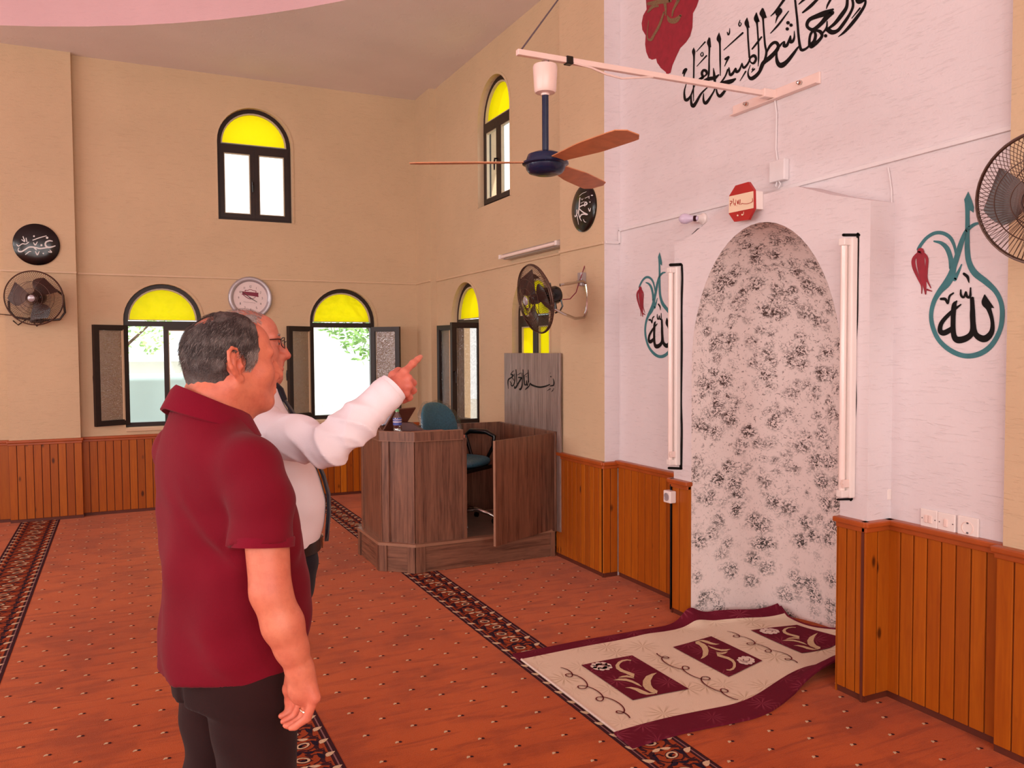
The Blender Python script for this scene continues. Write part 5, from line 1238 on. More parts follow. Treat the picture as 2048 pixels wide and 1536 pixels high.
        me.loops.add(len(Q)*4); me.loops.foreach_set('vertex_index', Q.ravel().astype(np.int32)); me.polygons.add(len(Q))
        me.polygons.foreach_set('loop_start', np.arange(0, len(Q)*4, 4, dtype=np.int32)); me.polygons.foreach_set('loop_total', np.full(len(Q), 4, np.int32))
        me.update(calc_edges=True); me.validate()
        me.polygons.foreach_set('use_smooth', [True]*len(me.polygons))
        for m in (mats if isinstance(mats, (list, tuple)) else [mats]): me.materials.append(m)
        if colfn is not None:
            ca = me.color_attributes.new('tone', 'FLOAT_COLOR', 'POINT'); co = colfn(P); co = np.concatenate([co, np.ones((len(co), 1))], 1); ca.data.foreach_set('color', co.astype(np.float32).ravel())
        o = bpy.data.objects.new(name, me); COL.objects.link(o)
        if parent is not None: o.parent = parent; o.matrix_parent_inverse = Matrix.Translation(-V(parent.location)); 
        return o
def axis(lo, hi, step, fine=()):
    out = [lo]
    while out[-1] < hi:
        s = step
        for a, b, q in fine:
            if a-.01 <= out[-1] <= b: s = min(s, q)
        out.append(out[-1]+s)
    return np.array(out)
def L3(c): return np.array(lin(c)[:3])
def skin_mat(name):
    t = NT(name); at = t.add('ShaderNodeAttribute', attribute_name='tone'); v = t.coord((1, 1, 1)); n = t.noise(v, 55, 4, .6); n2 = t.noise(v, 320, 3, .6); n3 = t.noise(v, 14, 2)
    col = t.mix(t.math('MULTIPLY', t.ramp(n.outputs[0], [(.42, (0, 0, 0, 1)), (.7, (1, 1, 1, 1))]), .3), at.outputs['Color'], lin((168, 74, 58)))
    col = t.mix(t.math('MULTIPLY', t.ramp(n3.outputs[0], [(.4, (0, 0, 0, 1)), (.7, (1, 1, 1, 1))]), .18), col, lin((226, 150, 118)))
    t.bump(t.math('ADD', n2.outputs[0], t.math('MULTIPLY', n.outputs[0], .8)), .25, .002)
    t.set(t.b.inputs['Subsurface Weight'], .12); t.set(t.b.inputs['Subsurface Radius'], (.012, .005, .003)); t.set(t.b.inputs['Subsurface Scale'], 1.0)
    return t.fin(col, .48, 0, .4)
M_SKIN = skin_mat('skin')
def hair_mat(name, c1, c2, c3):
    t = NT(name); at = t.add('ShaderNodeAttribute', attribute_name='tone'); n = t.noise(t.coord((1, 1, .5)), 420, 3, .6); n2 = t.noise(t.coord((1, 1, 1)), 24, 3)
    col = t.mix(t.ramp(n.outputs[0], [(.35, (0, 0, 0, 1)), (.7, (1, 1, 1, 1))]), lin(c1), lin(c2)); col = t.mix(t.math('MULTIPLY', t.ramp(n2.outputs[0], [(.5, (0, 0, 0, 1)), (.75, (1, 1, 1, 1))]), .3), col, lin(c3))
    col = t.mix(at.outputs['Color'], col, lin(c3)); t.bump(n.outputs[0], .7, .004)
    return t.fin(col, .55, 0, .4)
def cloth(name, c, c2=None, rough=.85, weave=500, sheen=.2):
    t = NT(name); f = t.noise(t.coord((1, 1, 1)), weave, 2); b = t.noise(t.coord((1, 1, 1)), 6, 3); L = lin(c); M = lin(c2) if c2 else tuple(x*.9 for x in L[:3])+(1,)
    t.bump(f.outputs[0], .3, .002); t.set(t.b.inputs['Sheen Weight'], sheen)
    return t.fin(t.ramp(b.outputs[0], [(.35, M), (.65, L)]), rough, 0, .2)
M_POLO = cloth('crimson_pique', (116, 3, 29), (108, 2, 26), .85, 500, .06); M_POLOT = cloth('crimson_rib', (122, 5, 34), None, .9, 300, .05)
M_TROUB = cloth('brown_trousers', (42, 17, 17), (36, 14, 14), .85, 500, .05); M_TROUN = cloth('navy_trousers', (28, 26, 36), None, .85, 500, .05)
M_SHIRT = cloth('white_shirt', (240, 230, 236), (236, 224, 230), .7, 600, .1); M_TIE = cloth('navy_tie', (24, 22, 36), None, .5, 300, .1)
M_SOCK = cloth('dark_sock', (40, 34, 36)); M_BELT = mat('black_belt', (24, 18, 20), .4)
M_HAIRD = hair_mat('dark_grey_hair', (34, 25, 25), (72, 60, 57), (176, 164, 158)); M_HAIRG = hair_mat('silver_hair', (120, 104, 100), (176, 164, 158), (206, 198, 194))
M_GOLD = mat('ring_metal', (244, 226, 200), .2, 1, var=.02); M_SPECS = mat('spectacle_frame', (22, 18, 20), .3); M_LENS = clear_glass('spectacle_lens', (.97, .98, .98, 1), .08)

def axes(yaw, pitch=0.0, roll=0.0):
    """yaw: degrees from screen-right towards away; returns right, forward, up of the head/body"""
    a = math.radians(yaw); r0 = V((_cy, -_sy, 0)); f0 = V((_sy, _cy, 0))
    f = r0*math.cos(a)+f0*math.sin(a); r = f.cross(V((0, 0, 1))); u = V((0, 0, 1))
    f, u = f*math.cos(pitch)+u*math.sin(pitch), u*math.cos(pitch)-f*math.sin(pitch)
    r, u = r*math.cos(roll)+u*math.sin(roll), u*math.cos(roll)-r*math.sin(roll)
    return np.array(r), np.array(f), np.array(u)
def head_skin(F, c, A, s=1.0, k=1.0, neck=None, heavy=0.0):
    r, f, u = A; c = np.array(c); R = [r, f, u]; P = lambda x, y, z: c+s*(x*r+y*f+z*u)
    F.ell(P(0, -.014, .026), R, [q*s for q in (.076, .098, .086)], .01)
    F.ell(P(0, .03, -.042), R, [q*s for q in (.060+heavy*.006, .062, .078)], .03)
    F.ell(P(0, .052, .035), R, [q*s for q in (.058, .036, .05)], .025)
    for q in (-1, 1):
        F.cone(P(q*.056, -.015, -.055), P(q*.018, .072, -.103), .024*s, .017*s, .028)
        F.ell(P(q*.042, .062, -.030), R, [z*s for z in (.024, .022, .024)], .03)
        F.cone(P(q*.048, .076, .020), P(q*.012, .089, .016), .010*s, .009*s, .014)
    F.ell(P(0, .080, -.104), R, [q*s for q in (.022, .017, .018)], .02)
    for q in (-1, 1): F.ell(P(q*.031, .098, -.001), R, [z*s for z in (.017, .014, .010)], .012, True)
    for q in (-1, 1): F.ell(P(q*.031, .079, -.002), R, [z*s for z in (.0125, .0125, .0125)], .004)
    F.chain([P(0, .090, .010), P(0, .104, -.016), P(0, .115, -.036)], [.0075*s, .0095*s, .0125*s], .012)
    for q in (-1, 1): F.ell(P(q*.014, .100, -.040), R, [z*s for z in (.0095, .012, .009)], .008)
    F.ell(P(0, .084, -.060), R, [q*s for q in (.026, .020, .026)], .02)
    F.cone(P(-.018, .096, -.0665), P(.018, .096, -.0665), .0052*s, .0052*s, .006); F.cone(P(-.016, .096, -.078), P(.016, .096, -.078), .0062*s, .0062*s, .006)
    F.cone(P(-.014, .1005, -.0722), P(.014, .1005, -.0722), .0022*s, .0022*s, .003, True)
    for q in (-1, 1):       # ears: plate, helix rim, antihelix, lobe, tragus, concha
        e = P(q*.082, -.020, -.006); ax_u = u*.97+f*-.20; ax_u = ax_u/np.linalg.norm(ax_u); ax_f = f*.92+r*q*-.38; ax_f = ax_f-ax_u*(ax_f@ax_u); ax_f /= np.linalg.norm(ax_f); ax_n = np.cross(ax_f, ax_u); ax_n = ax_n*np.sign(ax_n@(r*q))
        E = lambda t, z, o=0.0: e+s*1.08*(ax_f*t+ax_u*z+ax_n*o); RR = [ax_n, ax_f, ax_u]
        F.ell(E(-.002, .002, -.002), RR, [.0055*s, .019*s, .032*s], .006); F.cone(E(.004, 0, -.012), E(0, 0, -.004), .016*s, .014*s, .010)
        hx = [(.013, .004, .002), (.0135, .018, .003), (.008, .031, .004), (-.004, .036, .005), (-.016, .030, .006), (-.021, .014, .007), (-.019, -.004, .006), (-.012, -.019, .004), (-.004, -.029, .002)]
        F.chain([E(*p) for p in hx], [.0036*s]*3+[.0046*s]*6, .003)
        F.ell(E(.003, -.033, .001), RR, [.0055*s, .0095*s, .0095*s], .005)
        F.chain([E(.002, .022, .002), E(-.009, .012, .004), E(-.010, -.004, .004), E(-.004, -.018, .003)], [.0034*s, .004*s, .004*s, .0034*s], .004)
        F.ell(E(.003, -.004, .006), RR, [.0085*s, .0075*s, .0125*s], .004, True); F.ell(E(-.0145, .012, .007), RR, [.0045*s, .0028*s, .012*s], .003, True)
        F.ell(E(.0125, -.008, .003), RR, [.0045*s, .0042*s, .0065*s], .004)
    if neck is not None: F.chain(*neck, .03)
    return P
def hair_shell(c, A, s, regions, name, m, parent, tone=None, t=.006, step=.0035):
    r, f, u = A; c = np.array(c); lo = c-.16; hi = c+.16
    F = Field(axis(lo[0], hi[0], step), axis(lo[1], hi[1], step), axis(lo[2], hi[2], step))
    F.ell(c+s*(-.014*f+.026*u), [r, f, u], [(q+t)*s for q in (.076, .098, .086)], .01)
    F.ell(c+s*(-.045*f-.03*u), [r, f, u], [(q+t)*s for q in (.060, .055, .075)], .03)
    def cut(d, X, Y, Z):
        x, y, z = X-c[0], Y-c[1], Z-c[2]; a = (x*r[0]+y*r[1]+z*r[2])/s; b = (x*f[0]+y*f[1]+z*f[2])/s; e = (x*u[0]+y*u[1]+z*u[2])/s
        nz = .0012*np.sin(210*a+90*e)*np.sin(170*b-60*e)+.0008*np.sin(330*b+200*a)
        ear = .029-np.sqrt(((b+.016)/.82)**2+((e+.004)/1.12)**2); return np.maximum(np.maximum(d+nz, regions(a, b, e, nz)), np.where(np.abs(a) > .045, ear, -9))
    F.fn(cut)
    tf = None
    if tone is not None:
        def tf(P): q = (P-c)/s; v = np.clip(tone(q@r, q@f, q@u), 0, 1); return np.stack([v, v, v], 1)
    return F.mesh(name, m, parent, tf or (lambda P: np.zeros((len(P), 3))), 1)
def hair_strands(c, A, s, n, keep, name, m, parent, seed, length=.02, wd=.0009, t=.004, lean=(0, -.6, .4), grey=lambda p, rnd: rnd.random()**3*.8):
    r, f, u = A; c = np.array(c); rnd = np.random.default_rng(seed); vs = []; fs = []; tn = []
    while len(fs) < n:
        d = rnd.normal(size=3); d /= np.linalg.norm(d); p = np.array([d[0]*(.076+t), -.014+d[1]*(.098+t), .026+d[2]*(.086+t)])
        w_ = keep(*p)
        if rnd.random() > w_: continue
        if abs(p[0]) > .05 and ((p[1]+.016)/.82)**2+((p[2]+.004)/1.12)**2 < .027**2: continue
        nrm = np.array([d[0]/.076, d[1]/.098, d[2]/.086]); nrm /= np.linalg.norm(nrm)
        g = np.array(lean)+rnd.normal(size=3)*.22; g -= nrm*(g@nrm)*.85; g /= np.linalg.norm(g)+1e-9
        L = length*rnd.uniform(.6, 1.25); q1 = p+(g*.9+nrm*.22)*L*.5; q2 = p+(g+nrm*.13)*L; sd = np.cross(g, nrm)*wd*rnd.uniform(.7, 1.4); k0 = len(vs)
        tn.append(grey(p, rnd))
        for q in (p-sd, p+sd, q1-sd*.8, q1+sd*.8, q2): vs.append(tuple(c+s*(q[0]*r+q[1]*f+q[2]*u)))
        fs += [(k0, k0+1, k0+3, k0+2), (k0+2, k0+3, k0+4)]; 
    me = bpy.data.meshes.new(name); me.from_pydata(vs, [], fs); me.materials.append(m); me.color_attributes.new("tone", "FLOAT_COLOR", "POINT").data.foreach_set("color", np.repeat(np.stack([tn]*3+[np.ones(len(tn))], 1), 5, 0).ravel())
    o = bpy.data.objects.new(name, me); COL.objects.link(o); o.parent = parent; o.matrix_parent_inverse = Matrix.Translation(-V(parent.location)); return o
D3 = lambda x, y, D: np.array(onD(x, y, D))
def sweep_ring(m, n, fn):
    """fn(i/n) -> list of profile points; closed ring"""
    R = [fn(i/n) for i in range(n)]; k = len(R[0]); vs = [p for q in R for p in q]; fs = []
    for i in range(n):
        for j in range(k): fs.append((i*k+j, i*k+(j+1) % k, ((i+1) % n)*k+(j+1) % k, ((i+1) % n)*k+j))
    m.add(vs, fs)
SKINA, SKINB = L3((214, 128, 98)), L3((206, 112, 88))
def foot(F, c, f, s=1.0):
    c = np.array(c); f = np.array(f); F.chain([c+[0, 0, .09], c+[0, 0, .05]-f*.015], [.042, .04], .02); F.chain([c-f*.045+[0, 0, .034], c+f*.06+[0, 0, .036], c+f*.15+[0, 0, .024]], [.032, .038, .024], .02)

# ------------------------------------------------------------------ man in the crimson polo shirt (near)
def person_one():
    r, f, u = axes(45); A = (r, f, u); O = D3(447, 1000, 2.1); O[2] = 0
    root = thing('person', 'person with short dark grey hair in a crimson polo shirt, standing with one arm hanging', 'person', tuple(O))
    C = lambda a, b, z: O+r*a+f*b+np.array([0, 0, z])
    def row(z, off, a, b, lat=0): p = C(lat, off, z); return (z, p[0], p[1], a, b)
    S = C(.178, -.02, 1.305); M1 = D3(529, 1010, 1.92); E = D3(541, 1183, 1.895); Fm = D3(566, 1250, 1.90); W = D3(599, 1338, 1.925)
    S2 = C(-.185, -.02, 1.315); E2 = C(-.235, .01, 1.05); W2 = C(-.225, .09, .82)
    hr, hf, hu = HA = axes(38, .02); hc = D3(464, 722, 2.1); hs = 1.06
    lo, hi = O-[.45, .45, 0], O+[.45, .45, 0]
    hk = D3(598, 1400, 1.94); fx = lambda i: ((hc[i]-.125, hc[i]+.13, .0034), (hk[i]-.07, hk[i]+.07, .0034))
    F = Field(axis(lo[0], hi[0], .0075, fx(0)), axis(lo[1], hi[1], .0075, fx(1)), axis(0, 1.76, .010, ((1.40, 1.76, .0038), (.56, .90, .0036))))
    # trunk and legs under the clothes
    F.loft([row(.80, .01, .150, .125), row(.95, .015, .155, .135), row(1.1, .01, .155, .13), row(1.25, -.015, .165, .11), row(1.32, -.03, .15, .085), row(1.38, -.03, .10, .066), row(1.42, -.03, .07, .056)], r, f, .02)
    for q in (-1, 1): F.chain([C(q*.085, .0, .82), C(q*.095, .01, .47), C(q*.10, -.02, .09)], [.085, .055, .038], .03); foot(F, C(q*.11, -.02, 0), f*.9+r*q*.25)
    F.chain([C(.13, -.025, 1.33), S, M1, E], [.055, .058, .053, .047], .02); F.chain([E, Fm, (Fm+W)/2, W], [.045, .047, .038, .0305], .015)
    F.chain([C(-.13, -.025, 1.33), S2, E2, (E2*.5+W2*.5), W2], [.06, .062, .046, .042, .03], .02)
    F.chain([W2, W2+[0, 0, -.09]], [.03, .034], .02)
    for q in range(4): b = W2+[0, 0, -.10]+f*(.03-.02*q); F.chain([b, b+[0, 0, -.04], b+[0, 0, -.07]-r*.015], [.0095, .009, .0075], .006)
    # right hand: back of the hand towards us, fingers curled backwards
    F.ell(D3(604, 1372, 1.935), [hr, hf, hu], (.028, .036, .046), .02)
    kn = [D3(596, 1392, 1.985), D3(606, 1398, 1.963), D3(618, 1401, 1.94), D3(629, 1395, 1.918)]
    for q, k_ in enumerate(kn): F.chain([W, k_], [.026, .0155], .014)
    pp = [D3(583, 1424, 1.99), D3(590, 1431, 1.968), D3(602, 1438, 1.945), D3(614, 1436, 1.922)]
    tt = [D3(568, 1431, 1.99), D3(573, 1441, 1.965), D3(579, 1451, 1.942), D3(590, 1453, 1.925)]
    ee = [D3(562, 1432, 1.985), D3(566, 1443, 1.96), D3(571, 1451, 1.938), D3(582, 1456, 1.922)]
    for q in range(4): F.chain([kn[q], pp[q], tt[q], ee[q]], [.0118, .0102, .0088, .0072], .004)
    F.chain([D3(586, 1348, 1.96), D3(578, 1378, 1.985), D3(580, 1402, 1.998), D3(577, 1416, 2.0)], [.019, .0145, .012, .009], .009)
    # head, thick neck
    nb = C(0, -.035, 1.39)
    P = head_skin(F, hc, HA, hs, heavy=.6, neck=([hc+hs*(-.028*hf-.055*hu), hc*.5+nb*.5-f*.005, nb], [.068, .066, .068]))
    F.cone(P(-.03, -.075, -.075), P(.03, -.075, -.075), .030, .030, .03); F.cone(P(0, .03, -.10), C(0, .02, 1.39), .035, .04, .04)
    def col(P_):
        n = np.sin(P_[:, 0]*37)*np.sin(P_[:, 1]*41)*np.sin(P_[:, 2]*31); t = np.clip(.5+.5*n, 0, 1)[:, None]; c = SKINA*t+SKINB*(1-t)
        red = np.exp(-((P_-np.array(P(.08, -.03, -.01)))**2).sum(1)/.035**2)[:, None]; c = c*(1-.35*red)+L3((206, 84, 66))*.35*red
        hand = np.exp(-((P_-tt[1])**2).sum(1)/.09**2)[:, None]; c = c*(1-.4*hand)+L3((222, 110, 92))*.4*hand
        lower = (P_[:, 2] < .5)[:, None]; return np.where(lower, L3((206, 140, 110)), c)
    F.mesh('body', M_SKIN, root, col, 1)
    # hair: sides and back, thin crown
    def reg(a, b, e, nz):
        front = b-(.046+np.where(e < .025, (e-.025)*.55, 0)-np.where(e > .07, (e-.07)*.3, 0)); low = -(e+np.where(b < -.06, .062, np.where(b < -.012, .062-(b+.06)*1.15, .006+np.where(b > .004, .030, 0))))
        bald = .036-np.sqrt((a/1.0)**2+((b+.062)/1.0)**2+((e-.098)/.55)**2)
        return np.maximum(np.maximum(front, low), bald)+nz*2
    hair_shell(hc, HA, hs, reg, 'hair', M_HAIRD, root, lambda a, b, e: np.clip((b-.004)*26, 0, 1)*np.clip((.036-e)*30, 0, 1)+.35*np.clip((-.02-e)*22, 0, 1)*np.clip((-b-.02)*12, 0, 1), .007)
    keep = lambda a, b, e: 1.0 if (abs(a) > .05 and .010 < b < .040 and -.032 < e < .03) or (b < .04+(.0 if e > .02 else (e-.02)*.6) and e > (-.055 if b < -.06 else -.055+(b+.06)*1.0)) and not (((a)**2+(b+.062)**2+((e-.098)/.55)**2)**.5 < .03 and True) else (.12 if e > .05 and b < .05 else 0)
    hair_strands(hc, HA, hs, 16000, keep, 'hair_strands', M_HAIRD, root, 4, .022, .0006, .0055, (0, -.5, -.75), lambda p, rnd: min(1, rnd.random()**5*.55+(.75 if p[1] > .012 and p[2] < .03 else 0)*rnd.random()**.5+(.2 if p[2] < -.01 else 0)*rnd.random()))
    # wedding ring on the ring finger
    d = pp[2]-kn[2]; d /= np.linalg.norm(d); x_ = np.cross(d, [0, 0, 1]); x_ /= np.linalg.norm(x_); y_ = np.cross(d, x_); m = MB(); c_ = kn[2]*.5+pp[2]*.5
    m.tube([c_+(x_*math.cos(q*PI/10)+y_*math.sin(q*PI/10))*.0118 for q in range(20)], .0026, 8, closed=True); m.build('finger_ring', M_GOLD, root, smooth=True)
    # polo shirt
    G = Field(axis(lo[0], hi[0], .0062), axis(lo[1], hi[1], .0062), axis(.74, 1.52, .0068))
    G.loft([row(.755, .012, .186, .166), row(.80, .015, .186, .168), row(.92, .028, .188, .178), row(1.02, .032, .188, .178), row(1.12, .022, .188, .164), row(1.20, .004, .192, .150), row(1.27, -.012, .194, .134), row(1.32, -.025, .185, .118), row(1.36, -.034, .155, .102), row(1.395, -.04, .118, .090), row(1.435, -.042, .086, .080)], r, f, .02)
    SE = D3(526, 1088, 1.908); n1 = (SE-M1)/np.linalg.norm(SE-M1)
    H = Field(*G.ax); H.chain([C(.12, -.028, 1.325), S, M1*.9+S*.1, SE, SE+n1*.05], [.066, .071, .0695, .0685, .0685], .03); H.fn(lambda d, X, Y, Z: np.maximum(d, (X-SE[0])*n1[0]+(Y-SE[1])*n1[1]+(Z-SE[2])*n1[2]))
    q_ = S2*.25+E2*.75; H.chain([C(-.12, -.028, 1.325), S2, q_], [.066, .072, .068], .03)
    hh = np.clip(.5+.5*(G.d-H.d)/.022, 0, 1); G.d = (G.d*(1-hh)+H.d*hh-.022*hh*(1-hh)).astype(np.float32)
    def wr(d, X, Y, Z):
        a = (X-O[0])*r[0]+(Y-O[1])*r[1]; b = (X-O[0])*f[0]+(Y-O[1])*f[1]
        w1 = 2.6*np.sin(38*a+10*Z+2.2*np.sin(9*Z))*np.clip((1.32-Z)*3, 0, 1)*.0026+np.sin(23*(Z+.9*a)+3*b)*.0046*np.clip((1.25-Z)*5, 0, 1)+np.sin(60*(Z-.6*b)+11*a)*.0012
        # diagonal drag folds from the right armpit down the back
        t = (Z-1.22)+1.5*(a-.10); w2 = -.011*np.exp(-(t/.03)**2)*np.clip((.2-a)*6, 0, 1)*np.clip((1.30-Z)*6, 0, 1)*np.clip((Z-.92)*6, 0, 1)+.007*np.exp(-((t+.07)/.035)**2)*np.clip((1.28-Z)*6, 0, 1)*np.clip((Z-.9)*6, 0, 1)
        hem = .772-.018*np.clip(b*4, -1, 1)*0+.012*np.sin(3*a)
        cutp = np.maximum(hem-Z, -9)
        return np.maximum(d+w1+w2, cutp)
    G.fn(wr); shirt = G.mesh('polo_shirt', M_POLO, root, None, 1)
    # collar, sleeve hem band, bottom hem
    nc = C(0, -.036, 1.415)
    def ringp_(t):
        a = 2*PI*t; fr = max(0, math.cos(a-PI/2)); h = -.036*math.sin(a)-.012*abs(math.cos(a)); ra = 1.0+.10*max(0, math.sin(a))
        q = lambda rad, z: tuple(nc+r*math.cos(a)*rad*ra+f*(math.sin(a)*rad*1.03*ra+.004)+np.array([0, 0, z+h]))
        return [q(.081, .005), q(.076, .046), q(.080, .050), q(.088, .042), q(.112, -.004-.010*max(0, math.sin(a))), q(.108, -.008-.010*max(0, math.sin(a)))]
    m = MB(); sweep_ring(m, 48, ringp_); m.build('collar', M_POLOT, shirt, smooth=60)
    m = MB(); n1 = (SE-M1)/np.linalg.norm(SE-M1); x_ = np.cross(n1, f); x_ /= np.linalg.norm(x_); y_ = np.cross(n1, x_)
    sweep_ring(m, 36, lambda t: [tuple(SE+n1*z+(x_*math.cos(2*PI*t)+y_*math.sin(2*PI*t))*q) for q, z in ((.066, .006), (.0715, .006), (.0725, -.014), (.070, -.018), (.062, -.01))]); m.build('sleeve_band', M_POLOT, shirt, smooth=60)
    # trousers
    T = Field(axis(lo[0], hi[0], .008), axis(lo[1], hi[1], .008), axis(.03, .99, .009))
    T.loft([row(.70, .02, .170, .140), row(.80, .022, .176, .150), row(.90, .022, .172, .150), row(.97, .022, .170, .150)], r, f, .03)
    for q in (-1, 1): T.chain([C(q*.088, .022, .76), C(q*.098, .03, .46), C(q*.108, -.005, .06)], [.112, .094, .078], .03)
    def wt(d, X, Y, Z):
        a = (X-O[0])*r[0]+(Y-O[1])*r[1]; b = (X-O[0])*f[0]+(Y-O[1])*f[1]
        w1 = .004*np.sin(30*a+7*np.sin(6*Z))*np.clip((.75-Z)*4, 0, 1)+.0045*np.sin(34*(Z+.55*a)+4*b)*np.clip((.82-Z)*4, 0, 1)
        seat = .012*np.exp(-(a/.012)**2)*np.clip((.86-Z)*6, 0, 1)*np.clip(-b*14, 0, 1)
        return np.maximum(d+w1+seat, np.maximum(.045-Z, Z-.965))
    T.fn(wt); T.mesh('trousers', M_TROUB, root, None, 2)
    K = Field(axis(lo[0]+.1, hi[0]-.1, .006), axis(lo[1]+.1, hi[1]-.1, .006), axis(-.006, .16, .006))
    for q in (-1, 1): 
        c = C(q*.11, -.02, 0); ff = f*.9+r*q*.25; K.chain([c+[0, 0, .13], c+[0, 0, .05]-ff*.015], [.049, .046], .02); K.chain([c-ff*.045+[0, 0, .04], c+ff*.06+[0, 0, .042], c+ff*.15+[0, 0, .031]], [.038, .043, .030], .02)
    K.fn(lambda d, X, Y, Z: np.maximum(d, np.maximum(.002-Z, Z-.13))); K.mesh('socks', M_SOCK, root, None, 1)
person_one()

# ------------------------------------------------------------------ man in the white shirt, pointing (behind)
def person_two():
    r, f, u = axes(14); O = D3(531, 1000, 2.62); O[2] = 0
    root = thing('person', 'person in a white shirt, dark tie and glasses pointing with an outstretched arm', 'person', tuple(O))
    C = lambda a, b, z: O+r*a+f*b+np.array([0, 0, z])
    def row(z, off, a, b): p = C(0, off, z); return (z, p[0], p[1], a, b)
    S = D3(520, 852, 2.45); E = D3(655, 893, 2.31); Em = D3(712, 846, 2.33); W = D3(781, 781, 2.375)
    S2 = C(-.19, -.02, 1.375); E2 = C(-.23, -.03, 1.09); W2 = C(-.21, .06, .85)
    hr, hf, hu = HA = axes(17, .03, .10); hc = D3(497, 691, 2.62); hs = 1.02
    lo = np.minimum(O, W)-[.40, .40, 0]; hi = np.maximum(O, W)+[.36, .36, 0]
    hk = D3(808, 755, 2.41); fx = lambda i: ((hc[i]-.125, hc[i]+.13, .0034), (hk[i]-.08, hk[i]+.08, .0034))
    F = Field(axis(lo[0], hi[0], .0075, fx(0)), axis(lo[1], hi[1], .0075, fx(1)), axis(0, 1.78, .011, ((1.40, 1.78, .0036),)))
    F.loft([row(.85, .01, .14, .115), row(1.0, .02, .145, .125), row(1.15, .015, .15, .12), row(1.28, -.005, .16, .10), row(1.37, -.02, .155, .085), row(1.43, -.025, .12, .066), row(1.47, -.025, .075, .056)], r, f, .02)
    for q in (-1, 1): F.chain([C(q*.08, .0, .88), C(q*.085, .015, .49), C(q*.09, -.02, .09)], [.08, .053, .037], .03); foot(F, C(q*.1, -.02, 0), f*.92+r*q*.2)
    F.chain([C(.14, -.02, 1.39), S, E], [.055, .054, .042], .02); F.chain([E, Em, W], [.041, .040, .0285], .015)
    F.chain([C(-.14, -.02, 1.39), S2, E2, W2, W2+[0, 0, -.09]], [.055, .054, .042, .029, .033], .02)
    for q in range(4): b = W2+[0, 0, -.11]+f*(.03-.02*q); F.chain([b, b+[0, 0, -.04], b+[0, 0, -.065]-r*.012], [.0095, .009, .0075], .006)
    # pointing hand
    F.ell(D3(798, 767, 2.395), [np.array(RGT), np.array(UPV), np.array(FWD)], (.030, .031, .0165), .012)
    kn = [D3(809, 744, 2.402), D3(816, 757, 2.392), D3(817, 772, 2.388), D3(811, 786, 2.39)]
    for q in kn: F.chain([W, q], [.023, .0118], .008)
    for q in kn: F.cone(q, q, .0138, .0138, .005)
    F.chain([kn[0], D3(826, 727, 2.43), D3(835, 719, 2.445), D3(841, 713.5, 2.455)], [.0115, .0102, .0090, .0076], .005); F.cone(D3(825, 728, 2.43), D3(826, 727, 2.43), .0112, .0112, .004)
    for q, (a, b, c) in enumerate([((827, 766, 2.428), (812, 776, 2.452), (800, 772, 2.44)), ((827, 781, 2.422), (812, 790, 2.444), (800, 784, 2.432)), ((819, 795, 2.416), (807, 801, 2.434), (798, 793, 2.425))]):
        F.chain([kn[q+1], D3(*a), D3(*b), D3(*c)], [.0112, .0104, .0094, .008], .003)
    F.chain([D3(788, 752, 2.41), D3(797, 744, 2.435), D3(808, 748, 2.45), D3(816, 752, 2.452)], [.018, .0135, .0115, .009], .008)
    nb = C(0, -.052, 1.44)
    P = head_skin(F, hc, HA, hs, heavy=.35, neck=([hc+hs*(-.028*hf-.055*hu), nb], [.056, .058]))
    F.cone(P(0, .035, -.10), C(0, -.015, 1.43), .03, .03, .04)
    def col(P_):
        n = np.sin(P_[:, 0]*37)*np.sin(P_[:, 1]*41)*np.sin(P_[:, 2]*31); t = np.clip(.5+.5*n, 0, 1)[:, None]; c = L3((212, 132, 108))*t+L3((206, 118, 98))*(1-t)
        g = lambda p, s, k, cc, c=None: None
        for p, s, k, cc in ((P(0, .112, -.036), .022, .4, (206, 92, 80)), (P(0, .098, -.0705), .017, .55, (176, 84, 80)), (P(.031, .09, .004), .016, .35, (170, 88, 72)), (P(-.031, .09, .004), .016, .35, (170, 88, 72)), (P(.046, .07, -.035), .028, .3, (214, 112, 98))):
            w_ = np.exp(-((P_-p)**2).sum(1)/s**2)[:, None]*k; c = c*(1-w_)+L3(cc)*w_
        tip = np.exp(-((P_-D3(842, 712, 2.455))**2).sum(1)/.008**2)[:, None]*.5; c = c*(1-tip)+L3((240, 190, 170))*tip
        hand = (np.exp(-((P_-D3(805, 765, 2.40))**2).sum(1)/.09**2)*.6)[:, None]; return c*(1-hand)+L3((206, 104, 92))*hand
    F.mesh('body', M_SKIN, root, col, 1)
    for q in (-1, 1):
        m = MB(); m.tube([P(q*.013, .093, .022), P(q*.030, .094, .028), P(q*.048, .080, .022)], [.0022, .0036, .002], 6); m.build('eyebrow', M_HAIRG, root, smooth=True)
    for q in (-1, 1):
        m = MB(); m.sphere(P(q*.031, .0822, -.0015), .0098, 0, 14); m.build('eye', M_EYE, root, smooth=True)
    for q in (-1, 1):
        m = MB(); m.sphere(P(q*.032, .0905, -.001), (.0035, .0035, .0045), 0, 8); m.build('iris', M_BLACK, root, smooth=True)
    # thin silver hair
    def reg(a, b, e, nz):
        front = b-(.028+np.where(e < .03, (e-.03)*.5, 0)); low = -(e+np.where(b < -.06, .060, np.where(b < -.012, .060-(b+.06)*1.1, .006+np.where(b > .004, .022, 0))))
        top = np.where(e > .088, (e-.088), -.02); return np.maximum(np.maximum(front, low), top)+nz*2
    hair_shell(hc, HA, hs, reg, 'hair', M_HAIRG, root, None, .004)
    hair_strands(hc, HA, hs, 3800, lambda a, b, e: (1.0 if b < .055 and e > .03 else (.7 if b < .02 and e > -.05 else 0)), 'hair_strands', M_HAIRG, root, 8, .020, .0007, .002, (0, -.8, .35))
